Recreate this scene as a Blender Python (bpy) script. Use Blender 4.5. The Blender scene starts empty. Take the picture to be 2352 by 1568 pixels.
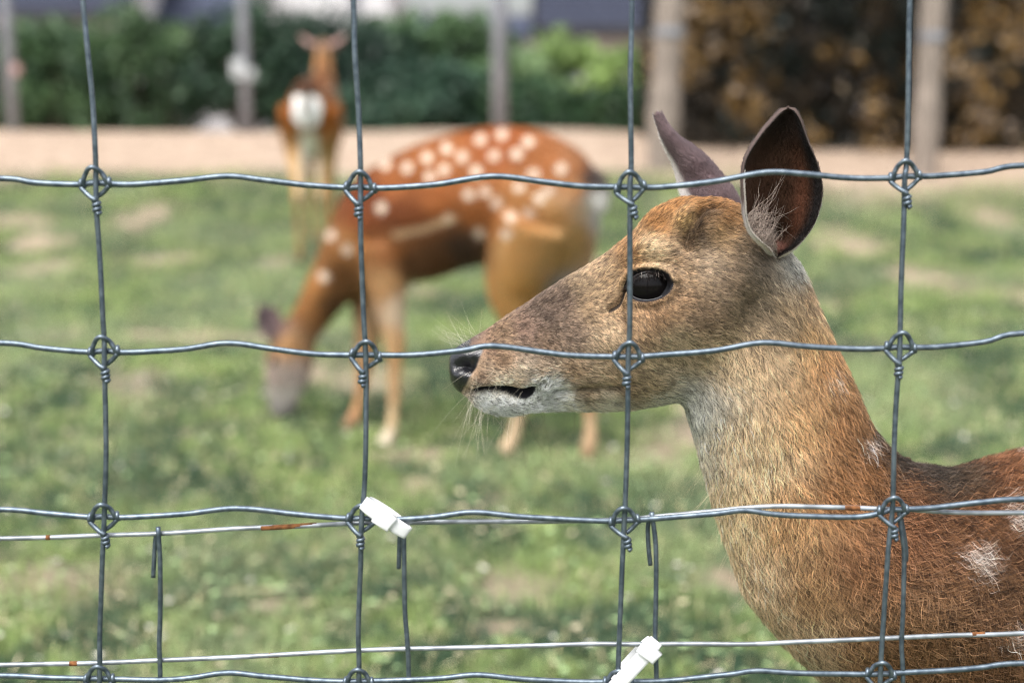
import bpy, bmesh, math, random
import numpy as np
from mathutils import Vector
from mathutils.bvhtree import BVHTree

rng = np.random.default_rng(7)
random.seed(7)
scene = bpy.context.scene
C = scene.collection

# ------------------------------------------------------------------ camera
CAM_H = 1.05
PITCH = math.radians(10.2)
FPX = 2352 * 50.0 / 36.0            # focal length in units of the 2352 px wide frame
cam_d = bpy.data.cameras.new('camera')
cam = bpy.data.objects.new('camera', cam_d)
C.objects.link(cam)
cam.location = (0, 0, CAM_H)
cam.rotation_euler = (math.pi / 2 - PITCH, 0, 0)
cam_d.lens = 50
cam_d.sensor_width = 36
cam_d.clip_start = 0.05
cam_d.clip_end = 2000
cam_d.dof.use_dof = True
cam_d.dof.focus_distance = 1.145
cam_d.dof.aperture_fstop = 3.0
scene.camera = cam

# ------------------------------------------------------------------ light
SUN_EL, SUN_AZ = math.radians(62), math.radians(208)   # azimuth clockwise from +Y
world = bpy.data.worlds.new('World')
scene.world = world
world.use_nodes = True
wn = world.node_tree
bg = wn.nodes['Background']
sky = wn.nodes.new('ShaderNodeTexSky')
sky.sky_type = 'NISHITA'
sky.sun_disc = False
sky.sun_elevation = SUN_EL
sky.sun_rotation = SUN_AZ
sky.air_density = 1.0
sky.dust_density = 4.0
sky.ozone_density = 1.0
hs = wn.nodes.new('ShaderNodeHueSaturation')
hs.inputs['Saturation'].default_value = 0.35          # thin cloud layer
wn.links.new(sky.outputs[0], hs.inputs['Color'])
wn.links.new(hs.outputs[0], bg.inputs['Color'])
bg.inputs['Strength'].default_value = 0.09
sun_d = bpy.data.lights.new('sun', 'SUN')
sun_d.energy = 1.5
sun_d.angle = math.radians(45)
sun_d.color = (1.0, 0.96, 0.9)
sun = bpy.data.objects.new('sun', sun_d)
C.objects.link(sun)
sdir = Vector((math.sin(SUN_AZ) * math.cos(SUN_EL), math.cos(SUN_AZ) * math.cos(SUN_EL), math.sin(SUN_EL)))
sun.rotation_euler = sdir.to_track_quat('Z', 'Y').to_euler()
sun.location = sdir * 30

vs = scene.view_settings
vs.view_transform = 'Standard'
vs.look = 'None'
vs.exposure = 1.7
vs.gamma = 1.0
vs.use_curve_mapping = False
scene.cycles.use_denoising = True
try:
    scene.cycles.denoising_input_passes = 'RGB_ALBEDO_NORMAL'
    scene.cycles.denoising_prefilter = 'FAST'
except Exception:
    pass
scene.cycles.filter_width = 1.2
scene.cycles.max_bounces = 8
scene.cycles.diffuse_bounces = 3
scene.cycles.glossy_bounces = 3
scene.cycles.transmission_bounces = 6
scene.cycles.transparent_max_bounces = 8
scene.cycles.sample_clamp_indirect = 6

# ------------------------------------------------------------------ helpers
CAM = np.array([0, 0, CAM_H])
FWD = np.array([0, math.cos(PITCH), -math.sin(PITCH)])
UPV = np.array([0, math.sin(PITCH), math.cos(PITCH)])


def ray(px, py):
    return np.array([(px - 1176.0) / FPX, 0, 0]) + UPV * ((784.0 - py) / FPX) + FWD


def P(px, py, y):
    """a measured image position read at the distance y of the thing it belongs to"""
    d = ray(px, py)
    return CAM + d * (y / d[1])


def to_px(p):
    q = np.asarray(p) - CAM
    dz = q @ FWD
    return np.stack([1176 + FPX * q[..., 0] / dz, 784 - FPX * (q @ UPV) / dz], -1)


def lin(r, g, b):
    c = np.array([r, g, b], float) / 255.0
    return np.where(c <= 0.04045, c / 12.92, ((c + 0.055) / 1.055) ** 2.4)


def tag(o, label=None, cat=None, group=None, kind=None):
    if label: o['label'] = label
    if cat: o['category'] = cat
    if group: o['group'] = group
    if kind: o['kind'] = kind
    return o


def link(o, parent=None):
    C.objects.link(o)
    if parent is not None:
        o.parent = parent
    return o


def empty(name, loc=(0, 0, 0)):
    o = bpy.data.objects.new(name, None)
    o.empty_display_size = 0.05
    o.location = loc
    C.objects.link(o)
    return o


def mesh_obj(name, verts, faces, mat, parent=None, smooth=True):
    me = bpy.data.meshes.new(name)
    verts = np.asarray(verts, float)
    if isinstance(faces, np.ndarray):
        n, k = faces.shape
        me.vertices.add(len(verts)); me.vertices.foreach_set('co', verts.astype(np.float32).ravel())
        me.loops.add(n * k); me.loops.foreach_set('vertex_index', faces.astype(np.int32).ravel())
        me.polygons.add(n)
        me.polygons.foreach_set('loop_start', np.arange(0, n * k, k, dtype=np.int32))
        me.update(calc_edges=True)
    else:
        me.from_pydata([tuple(v) for v in verts], [], faces)
    if smooth:
        me.polygons.foreach_set('use_smooth', np.ones(len(me.polygons), bool))
    me.update()
    o = bpy.data.objects.new(name, me)
    if mat: me.materials.append(mat)
    link(o, parent)
    return o


class MB:
    """collects shapes, links them as one mesh"""
    def __init__(s): s.v = []; s.f = []
    def add(s, v, f):
        b = len(s.v); s.v += [tuple(x) for x in v]; s.f += [tuple(i + b for i in q) for q in f]; return s
    def box(s, c, d, rz=0.0):
        ca, sa = math.cos(rz), math.sin(rz)
        v = []
        for z in (-1, 1):
            for y in (-1, 1):
                for x in (-1, 1):
                    lx, ly = x * d[0] / 2, y * d[1] / 2
                    v.append((c[0] + lx * ca - ly * sa, c[1] + lx * sa + ly * ca, c[2] + z * d[2] / 2))
        return s.add(v, [(0, 2, 3, 1), (4, 5, 7, 6), (0, 1, 5, 4), (2, 6, 7, 3), (0, 4, 6, 2), (1, 3, 7, 5)])
    def tube(s, pts, r, seg=10, caps=True):
        v, f = tube_geo(pts, r, seg, caps)
        return s.add(v, f)
    def build(s, name, mat, parent=None, smooth=True):
        return mesh_obj(name, s.v, s.f, mat, parent, smooth)


def tube_geo(pts, r, seg=10, caps=True):
    pts = np.asarray(pts, float)
    n = len(pts)
    r = np.broadcast_to(np.asarray(r, float), (n,))
    t = np.gradient(pts, axis=0)
    t /= np.linalg.norm(t, axis=1, keepdims=True) + 1e-12
    a = np.array([0, 0, 1.0]) if abs(t[0][2]) < 0.9 else np.array([0, 1.0, 0])
    nrm = np.cross(t[0], a); nrm /= np.linalg.norm(nrm)
    v, f = [], []
    for i in range(n):
        nrm = nrm - t[i] * (nrm @ t[i]); nrm /= np.linalg.norm(nrm) + 1e-12
        b = np.cross(t[i], nrm)
        for k in range(seg):
            an = 2 * math.pi * k / seg
            v.append(pts[i] + r[i] * (math.cos(an) * nrm + math.sin(an) * b))
    for i in range(n - 1):
        for k in range(seg):
            k2 = (k + 1) % seg
            f.append((i * seg + k, i * seg + k2, (i + 1) * seg + k2, (i + 1) * seg + k))
    if caps:
        f.append(tuple(range(seg - 1, -1, -1)))
        f.append(tuple((n - 1) * seg + k for k in range(seg)))
    return v, f


def catmull(pts, per=8):
    pts = np.asarray(pts, float)
    p = np.vstack([2 * pts[0] - pts[1], pts, 2 * pts[-1] - pts[-2]])
    out = []
    for i in range(1, len(p) - 2):
        for k in range(per):
            t = k / per
            a, b, c, d = p[i - 1], p[i], p[i + 1], p[i + 2]
            out.append(0.5 * ((2 * b) + (-a + c) * t + (2 * a - 5 * b + 4 * c - d) * t * t + (-a + 3 * b - 3 * c + d) * t ** 3))
    out.append(pts[-1])
    return np.array(out)


def _hash(ix, iy, iz, seed):
    h = (ix.astype(np.int64) * 374761393 + iy.astype(np.int64) * 668265263 + iz.astype(np.int64) * 2147483647 + seed * 1274126177) & 0xFFFFFFFF
    h = ((h ^ (h >> 13)) * 1274126177) & 0xFFFFFFFF
    h = ((h ^ (h >> 16)) * 2246822519) & 0xFFFFFFFF
    return ((h ^ (h >> 15)) & 0xFFFFFF) / float(0xFFFFFF)


def noise3(p, scale, seed=0):
    q = np.asarray(p, float) * scale
    i = np.floor(q).astype(np.int64); f = q - i
    f = f * f * (3 - 2 * f)
    r = 0
    for dx in (0, 1):
        for dy in (0, 1):
            for dz in (0, 1):
                w = (f[:, 0] if dx else 1 - f[:, 0]) * (f[:, 1] if dy else 1 - f[:, 1]) * (f[:, 2] if dz else 1 - f[:, 2])
                r = r + w * _hash(i[:, 0] + dx, i[:, 1] + dy, i[:, 2] + dz, seed)
    return r


def fbm2(x, y, scale, seed=0, octv=3):
    p = np.stack([x, y, np.zeros_like(x)], -1)
    s = 0; a = 1; n = 0
    for o in range(octv):
        s = s + a * noise3(p + 17.3 * o, scale * 2 ** o, seed + o); n += a; a *= 0.5
    return s / n


# ------------------------------------------------------------------ materials
def mat_new(name):
    m = bpy.data.materials.new(name); m.use_nodes = True
    return m, m.node_tree, m.node_tree.nodes['Principled BSDF']


def mat_noise(name, c1, c2, scale=8.0, rough=0.8, metallic=0.0, spec=0.3, bump=0.0, detail=4.0, stretch=None, lo=0.35, hi=0.65, c3=None, bscale=None):
    m, nt, b = mat_new(name)
    tc = nt.nodes.new('ShaderNodeTexCoord'); mp = nt.nodes.new('ShaderNodeMapping')
    nt.links.new(tc.outputs['Object'], mp.inputs['Vector'])
    if stretch: mp.inputs['Scale'].default_value = stretch
    nz = nt.nodes.new('ShaderNodeTexNoise'); nz.inputs['Scale'].default_value = scale; nz.inputs['Detail'].default_value = detail
    nt.links.new(mp.outputs[0], nz.inputs['Vector'])
    cr = nt.nodes.new('ShaderNodeValToRGB')
    cr.color_ramp.elements[0].position = lo; cr.color_ramp.elements[0].color = (*c1, 1)
    cr.color_ramp.elements[1].position = hi; cr.color_ramp.elements[1].color = (*c2, 1)
    if c3 is not None:
        e = cr.color_ramp.elements.new(min(0.99, hi + 0.06)); e.color = (*c3, 1)
    nt.links.new(nz.outputs['Fac'], cr.inputs[0])
    nt.links.new(cr.outputs[0], b.inputs['Base Color'])
    b.inputs['Roughness'].default_value = rough
    b.inputs['Metallic'].default_value = metallic
    b.inputs['Specular IOR Level'].default_value = spec
    if bump:
        bp = nt.nodes.new('ShaderNodeBump'); bp.inputs['Strength'].default_value = bump
        if bscale:
            n2 = nt.nodes.new('ShaderNodeTexNoise'); n2.inputs['Scale'].default_value = bscale; n2.inputs['Detail'].default_value = 5
            nt.links.new(mp.outputs[0], n2.inputs['Vector']); nt.links.new(n2.outputs['Fac'], bp.inputs['Height'])
        else:
            nt.links.new(nz.outputs['Fac'], bp.inputs['Height'])
        nt.links.new(bp.outputs[0], b.inputs['Normal'])
    return m


def mat_attr(name, attr, rough=0.8, spec=0.2, transl=0.0, nscale=None, namp=0.0):
    m, nt, b = mat_new(name)
    at = nt.nodes.new('ShaderNodeAttribute'); at.attribute_name = attr
    col = at.outputs['Color']
    if nscale:
        tc = nt.nodes.new('ShaderNodeTexCoord')
        nz = nt.nodes.new('ShaderNodeTexNoise'); nz.inputs['Scale'].default_value = nscale; nz.inputs['Detail'].default_value = 5
        nt.links.new(tc.outputs['Object'], nz.inputs['Vector'])
        mr = nt.nodes.new('ShaderNodeMapRange'); mr.inputs[1].default_value = 0.3; mr.inputs[2].default_value = 0.7
        mr.inputs[3].default_value = 1 - namp; mr.inputs[4].default_value = 1 + namp
        nt.links.new(nz.outputs['Fac'], mr.inputs[0])
        vm = nt.nodes.new('ShaderNodeVectorMath'); vm.operation = 'SCALE'
        nt.links.new(col, vm.inputs[0]); nt.links.new(mr.outputs[0], vm.inputs['Scale'])
        col = vm.outputs[0]
    nt.links.new(col, b.inputs['Base Color'])
    b.inputs['Roughness'].default_value = rough
    b.inputs['Specular IOR Level'].default_value = spec
    if transl:
        tr = nt.nodes.new('ShaderNodeBsdfTranslucent'); nt.links.new(col, tr.inputs['Color'])
        mx = nt.nodes.new('ShaderNodeMixShader'); mx.inputs[0].default_value = transl
        out = nt.nodes['Material Output']
        nt.links.new(b.outputs[0], mx.inputs[1]); nt.links.new(tr.outputs[0], mx.inputs[2]); nt.links.new(mx.outputs[0], out.inputs['Surface'])
    return m


def mat_fur(name):
    m = bpy.data.materials.new(name); m.use_nodes = True
    nt = m.node_tree; nt.nodes.clear()
    out = nt.nodes.new('ShaderNodeOutputMaterial')
    at = nt.nodes.new('ShaderNodeAttribute'); at.attribute_name = 'hair_color'
    h = nt.nodes.new('ShaderNodeBsdfHairPrincipled')
    h.model = 'CHIANG'; h.parametrization = 'COLOR'
    h.inputs['Roughness'].default_value = 0.5
    h.inputs['Radial Roughness'].default_value = 0.6
    h.inputs['Coat'].default_value = 0.0
    nt.links.new(at.outputs['Color'], h.inputs['Color'])
    d = nt.nodes.new('ShaderNodeBsdfDiffuse'); nt.links.new(at.outputs['Color'], d.inputs['Color'])
    mx = nt.nodes.new('ShaderNodeMixShader'); mx.inputs[0].default_value = 0.7
    nt.links.new(h.outputs[0], mx.inputs[1]); nt.links.new(d.outputs[0], mx.inputs[2])
    nt.links.new(mx.outputs[0], out.inputs['Surface'])
    return m


M_FUR = mat_fur('deer_fur')
M_COAT = mat_attr('deer_coat', 'coat', rough=0.75, spec=0.15, nscale=220, namp=0.15)


def set_color_attr(o, name, cols):
    at = o.data.attributes.new(name, 'FLOAT_COLOR', 'POINT')
    c4 = np.concatenate([cols, np.ones((len(cols), 1))], 1).astype(np.float32)
    at.data.foreach_set('color', c4.ravel())


# ------------------------------------------------------------------ ground
_gy = np.array([-50, 0, 2, 3.7, 5.2, 7.0, 8.2, 9.3, 10.3, 11.0, 11.6, 12.4, 14, 18, 30, 60, 3000.0])
_gz = np.array([0, 0, 0.0, 0.075, 0.11, 0.18, 0.33, 0.50, 0.63, 0.70, 0.70, 0.6, 0.2, -0.4, -1.2, -1.6, -1.6])


def ground_z(x, y):
    x = np.asarray(x, float); y = np.asarray(y, float)
    z = 0
    for k, w in ((-0.5, 1), (-0.25, 2), (0, 3), (0.25, 2), (0.5, 1)):
        z = z + w * np.interp(y + k * np.clip(y / 6, 0.2, 1.2), _gy, _gz)
    z = z / 9
    far = np.clip((y - 1.6) / 3, 0, 1)
    z = z + far * 0.05 * (fbm2(x, y, 0.9, 3, 2) - 0.5)
    z = z - 0.05 * np.clip((x - 0.6) / 2, 0, 1) * np.clip((y - 8.5) / 2, 0, 1)
    return z


def gpx(px, py):
    d = ray(px, py)
    t = np.linspace(1.5, 14, 3000)
    q = CAM + d * t[:, None]
    h = q[:, 2] - ground_z(q[:, 0], q[:, 1])
    k = int(np.argmax(h < 0))
    return q[k]


BARE_SPOTS = [(345, 600, .22, .16), (480, 775, .5, .12), (640, 600, .15, .12), (1560, 990, .12, .15), (1585, 930, .1, .2), (1130, 1145, .08, .05), (960, 1045, .15, .06), (1480, 1050, .15, .08), (720, 850, .16, .2), (2120, 640, .3, .3), (330, 500, .18, .3), (1950, 560, .2, .3),
              (780, 1235, .05, .04), (1690, 1330, .1, .05), (640, 1385, .06, .04), (1140, 1440, .07, .03), (90, 560, .2, .2), (950, 1110, .06, .05)]
_bs = [(gpx(a, b), c, d) for a, b, c, d in BARE_SPOTS]


def bare_mask(x, y):
    b = fbm2(x, y * 0.8, 2.2, 11, 4)
    m = np.clip((b - 0.60 - 0.08 * np.clip((4.2 - y) / 1.5, 0, 1)) / 0.14, 0, 1) * 0.7
    edge = 8.75 + 0.9 * (fbm2(x, y, 0.8, 21, 3) - 0.5) * 2 - 0.5 * np.clip((x - 0.5) / 2, 0, 1)
    m = np.maximum(m, np.clip((y - edge) / 0.8, 0, 1))
    w = 0.25 + 1.4 * fbm2(x, y, 9, 5, 3)
    for c, sx, sy in _bs:
        r = np.sqrt(((x - c[0]) / sx) ** 2 + ((y - c[1]) / (sy * 1.4)) ** 2)
        m = np.maximum(m, np.clip((1.2 * w - r) / 0.8, 0, 1) * 0.85)
    return m


xs = np.concatenate([-np.geomspace(1500, 6.2, 26), np.linspace(-6, 6, 241), np.geomspace(6.2, 1500, 26)])
ys = np.concatenate([[-400, -60, -15, -5, -2], np.linspace(-1, 13, 281), np.geomspace(13.4, 2200, 34)])
gx, gy = np.meshgrid(xs, ys)
gx, gy = gx.ravel(), gy.ravel()
gz = ground_z(gx, gy)
nx, ny = len(xs), len(ys)
idx = np.arange(nx * ny).reshape(ny, nx)
gf = np.stack([idx[:-1, :-1].ravel(), idx[:-1, 1:].ravel(), idx[1:, 1:].ravel(), idx[1:, :-1].ravel()], 1)


def mat_ground():
    m, nt, b = mat_new('ground')
    at = nt.nodes.new('ShaderNodeAttribute'); at.attribute_name = 'bare'
    tc = nt.nodes.new('ShaderNodeTexCoord')

    def nz(s, d):
        n = nt.nodes.new('ShaderNodeTexNoise'); n.inputs['Scale'].default_value = s; n.inputs['Detail'].default_value = d
        nt.links.new(tc.outputs['Object'], n.inputs['Vector']); return n

    def ramp(n, a, c, lo=0.3, hi=0.7):
        r = nt.nodes.new('ShaderNodeValToRGB'); r.color_ramp.elements[0].color = (*a, 1); r.color_ramp.elements[1].color = (*c, 1)
        r.color_ramp.elements[0].position = lo; r.color_ramp.elements[1].position = hi
        nt.links.new(n.outputs['Fac'], r.inputs[0]); return r
    soil = ramp(nz(9, 8), (0.245, 0.18, 0.135), (0.39, 0.305, 0.235))
    turf = ramp(nz(14, 6), (0.03, 0.055, 0.03), (0.13, 0.15, 0.08))
    mx = nt.nodes.new('ShaderNodeMix'); mx.data_type = 'RGBA'
    nt.links.new(at.outputs['Fac'], mx.inputs['Factor'])
    nt.links.new(turf.outputs[0], mx.inputs['A']); nt.links.new(soil.outputs[0], mx.inputs['B'])
    nt.links.new(mx.outputs['Result'], b.inputs['Base Color'])
    b.inputs['Roughness'].default_value = 0.95; b.inputs['Specular IOR Level'].default_value = 0.1
    bp = nt.nodes.new('ShaderNodeBump'); bp.inputs['Strength'].default_value = 0.5; bp.inputs['Distance'].default_value = 0.02
    nt.links.new(nz(40, 6).outputs['Fac'], bp.inputs['Height']); nt.links.new(bp.outputs[0], b.inputs['Normal'])
    return m


ground = mesh_obj('ground', np.stack([gx, gy, gz], 1), gf, mat_ground())
at = ground.data.attributes.new('bare', 'FLOAT', 'POINT')
at.data.foreach_set('value', bare_mask(gx, gy).astype(np.float32))
tag(ground, 'grazed paddock ground with short turf and sandy bare patches', 'ground', kind='structure')


# grass: short blades, uncountable
def make_grass():
    n = 640000
    # density follows the viewed wedge
    y = 1.3 + 9.5 * rng.random(n) ** 1.35
    x = (rng.random(n) * 2 - 1) * (0.45 * y + 0.9)
    b = bare_mask(x, y)
    dens = 0.35 + 0.9 * fbm2(x, y, 5, 31, 3)
    keep = (rng.random(n) < (1 - b) ** 1.2) & (rng.random(n) < dens)
    x, y = x[keep], y[keep]
    n = len(x)
    z = ground_z(x, y) - 0.004
    clump = 0.55 * fbm2(x, y, 5, 41, 2) + 0.45 * fbm2(x, y, 16, 44, 2)
    ln = (0.014 + 0.03 * rng.random(n) ** 1.6 + 0.03 * np.clip(clump - 0.5, 0, 1)) * (1 + 0.06 * y)
    wd = (0.0018 + 0.0016 * rng.random(n)) * (1 + 0.08 * y)
    az = rng.random(n) * 2 * math.pi
    lean = 0.25 + 0.9 * rng.random(n)
    d = np.stack([np.cos(az), np.sin(az)], 1)
    s = np.stack([-np.sin(az), np.cos(az)], 1)
    base = np.stack([x, y, z], 1)
    v = np.zeros((n, 5, 3))
    side = np.concatenate([s * wd[:, None] / 2, np.zeros((n, 1))], 1)
    mid = base + np.concatenate([d * (ln * lean * 0.3)[:, None], (ln * 0.62)[:, None]], 1)
    tip = base + np.concatenate([d * (ln * lean)[:, None], (ln * (1.05 - 0.45 * lean))[:, None]], 1)
    v[:, 0] = base - side; v[:, 1] = base + side; v[:, 2] = mid + side * 0.85; v[:, 3] = mid - side * 0.85; v[:, 4] = tip
    o = np.arange(n)[:, None] * 5
    f = np.concatenate([o + [0, 1, 2], o + [0, 2, 3], o + [3, 2, 4]], 0)
    g1, g2, g3, g4 = np.array([.032, .075, .04]), np.array([.25, .335, .115]), np.array([.50, .46, .26]), np.array([.30, .36, .20])
    t = np.clip((clump - 0.5) * 5.0 + 0.5 + 0.3 * (rng.random(n) - 0.5), 0, 1)[:, None]
    col = g1 * (1 - t) + g2 * t
    big = np.clip((fbm2(x, y, 1.7, 51, 3) - 0.45) * 5, 0, 1)[:, None]
    col = col * (1 - 0.5 * big) + g4 * 0.5 * big
    u = rng.random(n)[:, None]
    col = np.where(u < 0.10, g3 * (0.7 + 0.6 * rng.random((n, 1))), col)
    col *= (0.8 + 0.5 * rng.random((n, 1)))
    ob = mesh_obj('grass', v.reshape(-1, 3), f, mat_attr('grass_blade', 'tint', 0.55, 0.3, transl=0.3))
    set_color_attr(ob, 'tint', np.repeat(col, 5, 0))
    tag(ob, 'short grazed green grass covering the paddock', 'grass', kind='stuff')


def make_litter():
    """dry straw bits, clover leaves and pale specks lying in the turf"""
    n = 9000
    y = 1.6 + 7.5 * rng.random(n) ** 1.3
    x = (rng.random(n) * 2 - 1) * (0.42 * y + 0.5)
    z = ground_z(x, y) + 0.012 + 0.02 * rng.random(n)
    az = rng.random(n) * 6.283
    kind = rng.random(n)
    L = np.where(kind < 0.35, 0.02 + 0.05 * rng.random(n), 0.012 + 0.014 * rng.random(n))
    W = np.where(kind < 0.35, 0.002 + 0.002 * rng.random(n), 0.010 + 0.010 * rng.random(n))
    L = np.where(rng.random(n) < .02, .16 + .14 * rng.random(n), L)
    W = np.where(L > .15, .004, W)
    kind = np.where(L > .15, .1, kind)
    d = np.stack([np.cos(az), np.sin(az), np.where(L > .15, .08, 0.5) * (rng.random(n) - 0.5)], 1) * L[:, None] / 2
    s = np.stack([-np.sin(az), np.cos(az), 0.8 * (rng.random(n) - 0.5)], 1) * W[:, None] / 2
    c = np.stack([x, y, z], 1)
    v = np.stack([c - d, c + s, c + d, c - s], 1).reshape(-1, 3)
    f = np.arange(n * 4).reshape(n, 4)
    col = np.where((kind < 0.45)[:, None], np.array([.55, .48, .32]), np.array([.26, .36, .17]))
    col = np.where((kind > 0.93)[:, None], np.array([.60, .57, .50]), col)
    col = col * (0.7 + 0.6 * rng.random((n, 1)))
    ob = mesh_obj('dry_litter', v, f, mat_attr('litter', 'tint', 0.6, 0.3))
    set_color_attr(ob, 'tint', np.repeat(np.clip(col, 0, .85), 4, 0))
    tag(ob, 'dry straw bits and clover leaves scattered in the grass', 'litter', kind='stuff')


make_grass()
make_litter()


# ------------------------------------------------------------------ deer building blocks
def resample(st, step=0.006):
    """stations (top, bottom, lateral axis, half width, section params) -> dense smooth stations"""
    A = np.array([np.concatenate([s[0], s[1], s[2], [s[3]], s[4] if len(s) > 4 else [0.0, 0.0]]) for s in st])
    mid = (A[:, :3] + A[:, 3:6]) / 2
    out = []
    p = np.vstack([2 * A[0] - A[1], A, 2 * A[-1] - A[-2]])
    for i in range(1, len(p) - 2):
        n = max(2, int(np.linalg.norm(mid[i] - mid[i - 1]) / step))
        a, b, c, d = p[i - 1], p[i], p[i + 1], p[i + 2]
        for k in range(n):
            t = k / n
            out.append(0.5 * ((2 * b) + (-a + c) * t + (2 * a - 5 * b + 4 * c - d) * t * t + (-a + 3 * b - 3 * c + d) * t ** 3))
    out.append(A[-1])
    return np.array(out)


def loft(st, ring=48, step=0.006, power=0.9):
    """closed loft; section params = (narrowing at bottom, narrowing at top)"""
    R = resample(st, step)
    v, f = [], []
    for r in R:
        top, bot, lat, w, nb, ntp = r[:3], r[3:6], r[6:9], max(r[9], 0.001), r[10], r[11]
        lat = lat / np.linalg.norm(lat)
        c = (top + bot) / 2; h = (top - bot) / 2
        for k in range(ring):
            a = 2 * math.pi * k / ring
            s, co = math.sin(a), math.cos(a)
            e = math.copysign(abs(co) ** power, co)
            g = 1 - nb * max(0, -s) ** 1.3 - ntp * max(0, s) ** 1.3
            v.append(c + h * s + lat * (w * e * g))
    n = len(R)
    for i in range(n - 1):
        for k in range(ring):
            k2 = (k + 1) % ring
            f.append((i * ring + k, i * ring + k2, (i + 1) * ring + k2, (i + 1) * ring + k))
    for i, rev in ((0, True), (n - 1, False)):
        c = len(v); v.append((R[i][:3] + R[i][3:6]) / 2)
        for k in range(ring):
            q = (i * ring + k, i * ring + (k + 1) % ring, c)
            f.append(q[::-1] if rev else q)
    return v, f


def limb(pts, radii, seg=16, per=6, flat=1.0):
    d = catmull(np.concatenate([np.asarray(pts, float), np.asarray(radii, float)[:, None]], 1), per)
    return tube_geo(d[:, :3], np.maximum(d[:, 3], 0.003), seg, True)


def remesh(parts, voxel):
    mb = MB()
    for v, f in parts: mb.add(v, f)
    me = bpy.data.meshes.new('tmp'); me.from_pydata(mb.v, [], mb.f)
    bm = bmesh.new(); bm.from_mesh(me); bmesh.ops.recalc_face_normals(bm, faces=bm.faces); bm.to_mesh(me); bm.free()
    ob = bpy.data.objects.new('tmp', me); C.objects.link(ob)
    md = ob.modifiers.new('r', 'REMESH'); md.mode = 'VOXEL'; md.voxel_size = voxel; md.adaptivity = 0
    dg = bpy.context.evaluated_depsgraph_get(); dg.update()
    out = bpy.data.meshes.new_from_object(ob.evaluated_get(dg))
    bpy.data.objects.remove(ob); bpy.data.meshes.remove(me)
    return out


def get_co(me):
    a = np.zeros(len(me.vertices) * 3, np.float32); me.vertices.foreach_get('co', a); return a.reshape(-1, 3).astype(float)


def set_co(me, co):
    me.vertices.foreach_set('co', co.astype(np.float32).ravel()); me.update()


def get_no(me):
    a = np.zeros(len(me.vertices) * 3, np.float32); me.vertex_normals.foreach_get('vector', a); return a.reshape(-1, 3).astype(float)


def get_edges(me):
    e = np.zeros(len(me.edges) * 2, np.int32); me.edges.foreach_get('vertices', e); return e.reshape(-1, 2)


def lap(co, e, w, it, lam=0.5, taubin=True):
    n = len(co)
    w = np.broadcast_to(np.asarray(w, float), (n,))
    if (w > .01).mean() < .6:                       # local: work on the touched vertices only
        act = w > .01
        ee = e[act[e[:, 0]] | act[e[:, 1]]]
        ids = np.unique(ee); mp = np.full(n, -1); mp[ids] = np.arange(len(ids))
        ww = np.where(act[ids], w[ids], 0)
        out = co.copy(); out[ids] = lap_full(co[ids], mp[ee], ww, it, lam, taubin)
        return out
    return lap_full(co, e, w, it, lam, taubin)


def lap_full(co, e, w, it, lam, taubin):
    n = len(co)
    deg = np.bincount(e.ravel(), minlength=n).astype(float)[:, None]
    w = w[:, None]
    for i in range(it):
        for l in ((lam, -lam * 1.02) if taubin else (lam,)):
            s = np.zeros_like(co)
            for k in range(3):
                s[:, k] = np.bincount(e[:, 0], co[e[:, 1], k], n) + np.bincount(e[:, 1], co[e[:, 0], k], n)
            co = co + w * l * (s / np.maximum(deg, 1) - co)
    return co


def idw(q, pos, val, eps=18.0, p=2.2):
    """smooth blend of measured values; q (n,2), pos (m,2), val (m,k)"""
    out = np.zeros((len(q), val.shape[1]))
    for a in range(0, len(q), 60000):
        d2 = ((q[a:a + 60000, None, :] - pos[None]) ** 2).sum(2) + eps * eps
        w = d2 ** -p
        out[a:a + 60000] = (w @ val) / w.sum(1, keepdims=True)
    return out


def sample_surface(me, n, dens_fn):
    me.calc_loop_triangles()
    nt = len(me.loop_triangles)
    tri = np.zeros(nt * 3, np.int32); me.loop_triangles.foreach_get('vertices', tri); tri = tri.reshape(-1, 3)
    co = get_co(me); no = get_no(me)
    a, b, c = co[tri[:, 0]], co[tri[:, 1]], co[tri[:, 2]]
    area = 0.5 * np.linalg.norm(np.cross(b - a, c - a), axis=1)
    dens = dens_fn((a + b + c) / 3, (no[tri].mean(1)))
    wgt = area * dens
    cdf = np.cumsum(wgt); cdf /= cdf[-1]
    k = np.searchsorted(cdf, rng.random(n))
    k = np.minimum(k, nt - 1)
    r1, r2 = np.sqrt(rng.random(n)), rng.random(n)
    w = np.stack([1 - r1, r1 * (1 - r2), r1 * r2], 1)[:, :, None]
    p = (co[tri[k]] * w).sum(1)
    nn = (no[tri[k]] * w).sum(1); nn /= np.linalg.norm(nn, axis=1, keepdims=True) + 1e-9
    return p, nn, tri[k], w


def curves_obj(name, pts, radius, col, mat, parent):
    """pts (n,k,3), radius (n,k), col (n,k,3)"""
    n, k = pts.shape[:2]
    cu = bpy.data.hair_curves.new(name)
    cu.add_curves([k] * n)
    cu.position_data.foreach_set('vector', pts.astype(np.float32).ravel())
    ra = cu.attributes.get('radius') or cu.attributes.new('radius', 'FLOAT', 'POINT')
    ra.data.foreach_set('value', radius.astype(np.float32).ravel())
    ca = cu.attributes.new('hair_color', 'FLOAT_COLOR', 'POINT')
    ca.data.foreach_set('color', np.concatenate([col, np.ones((n, k, 1))], 2).astype(np.float32).ravel())
    cu.materials.append(mat)
    o = bpy.data.objects.new(name, cu)
    link(o, parent)
    return o


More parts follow.
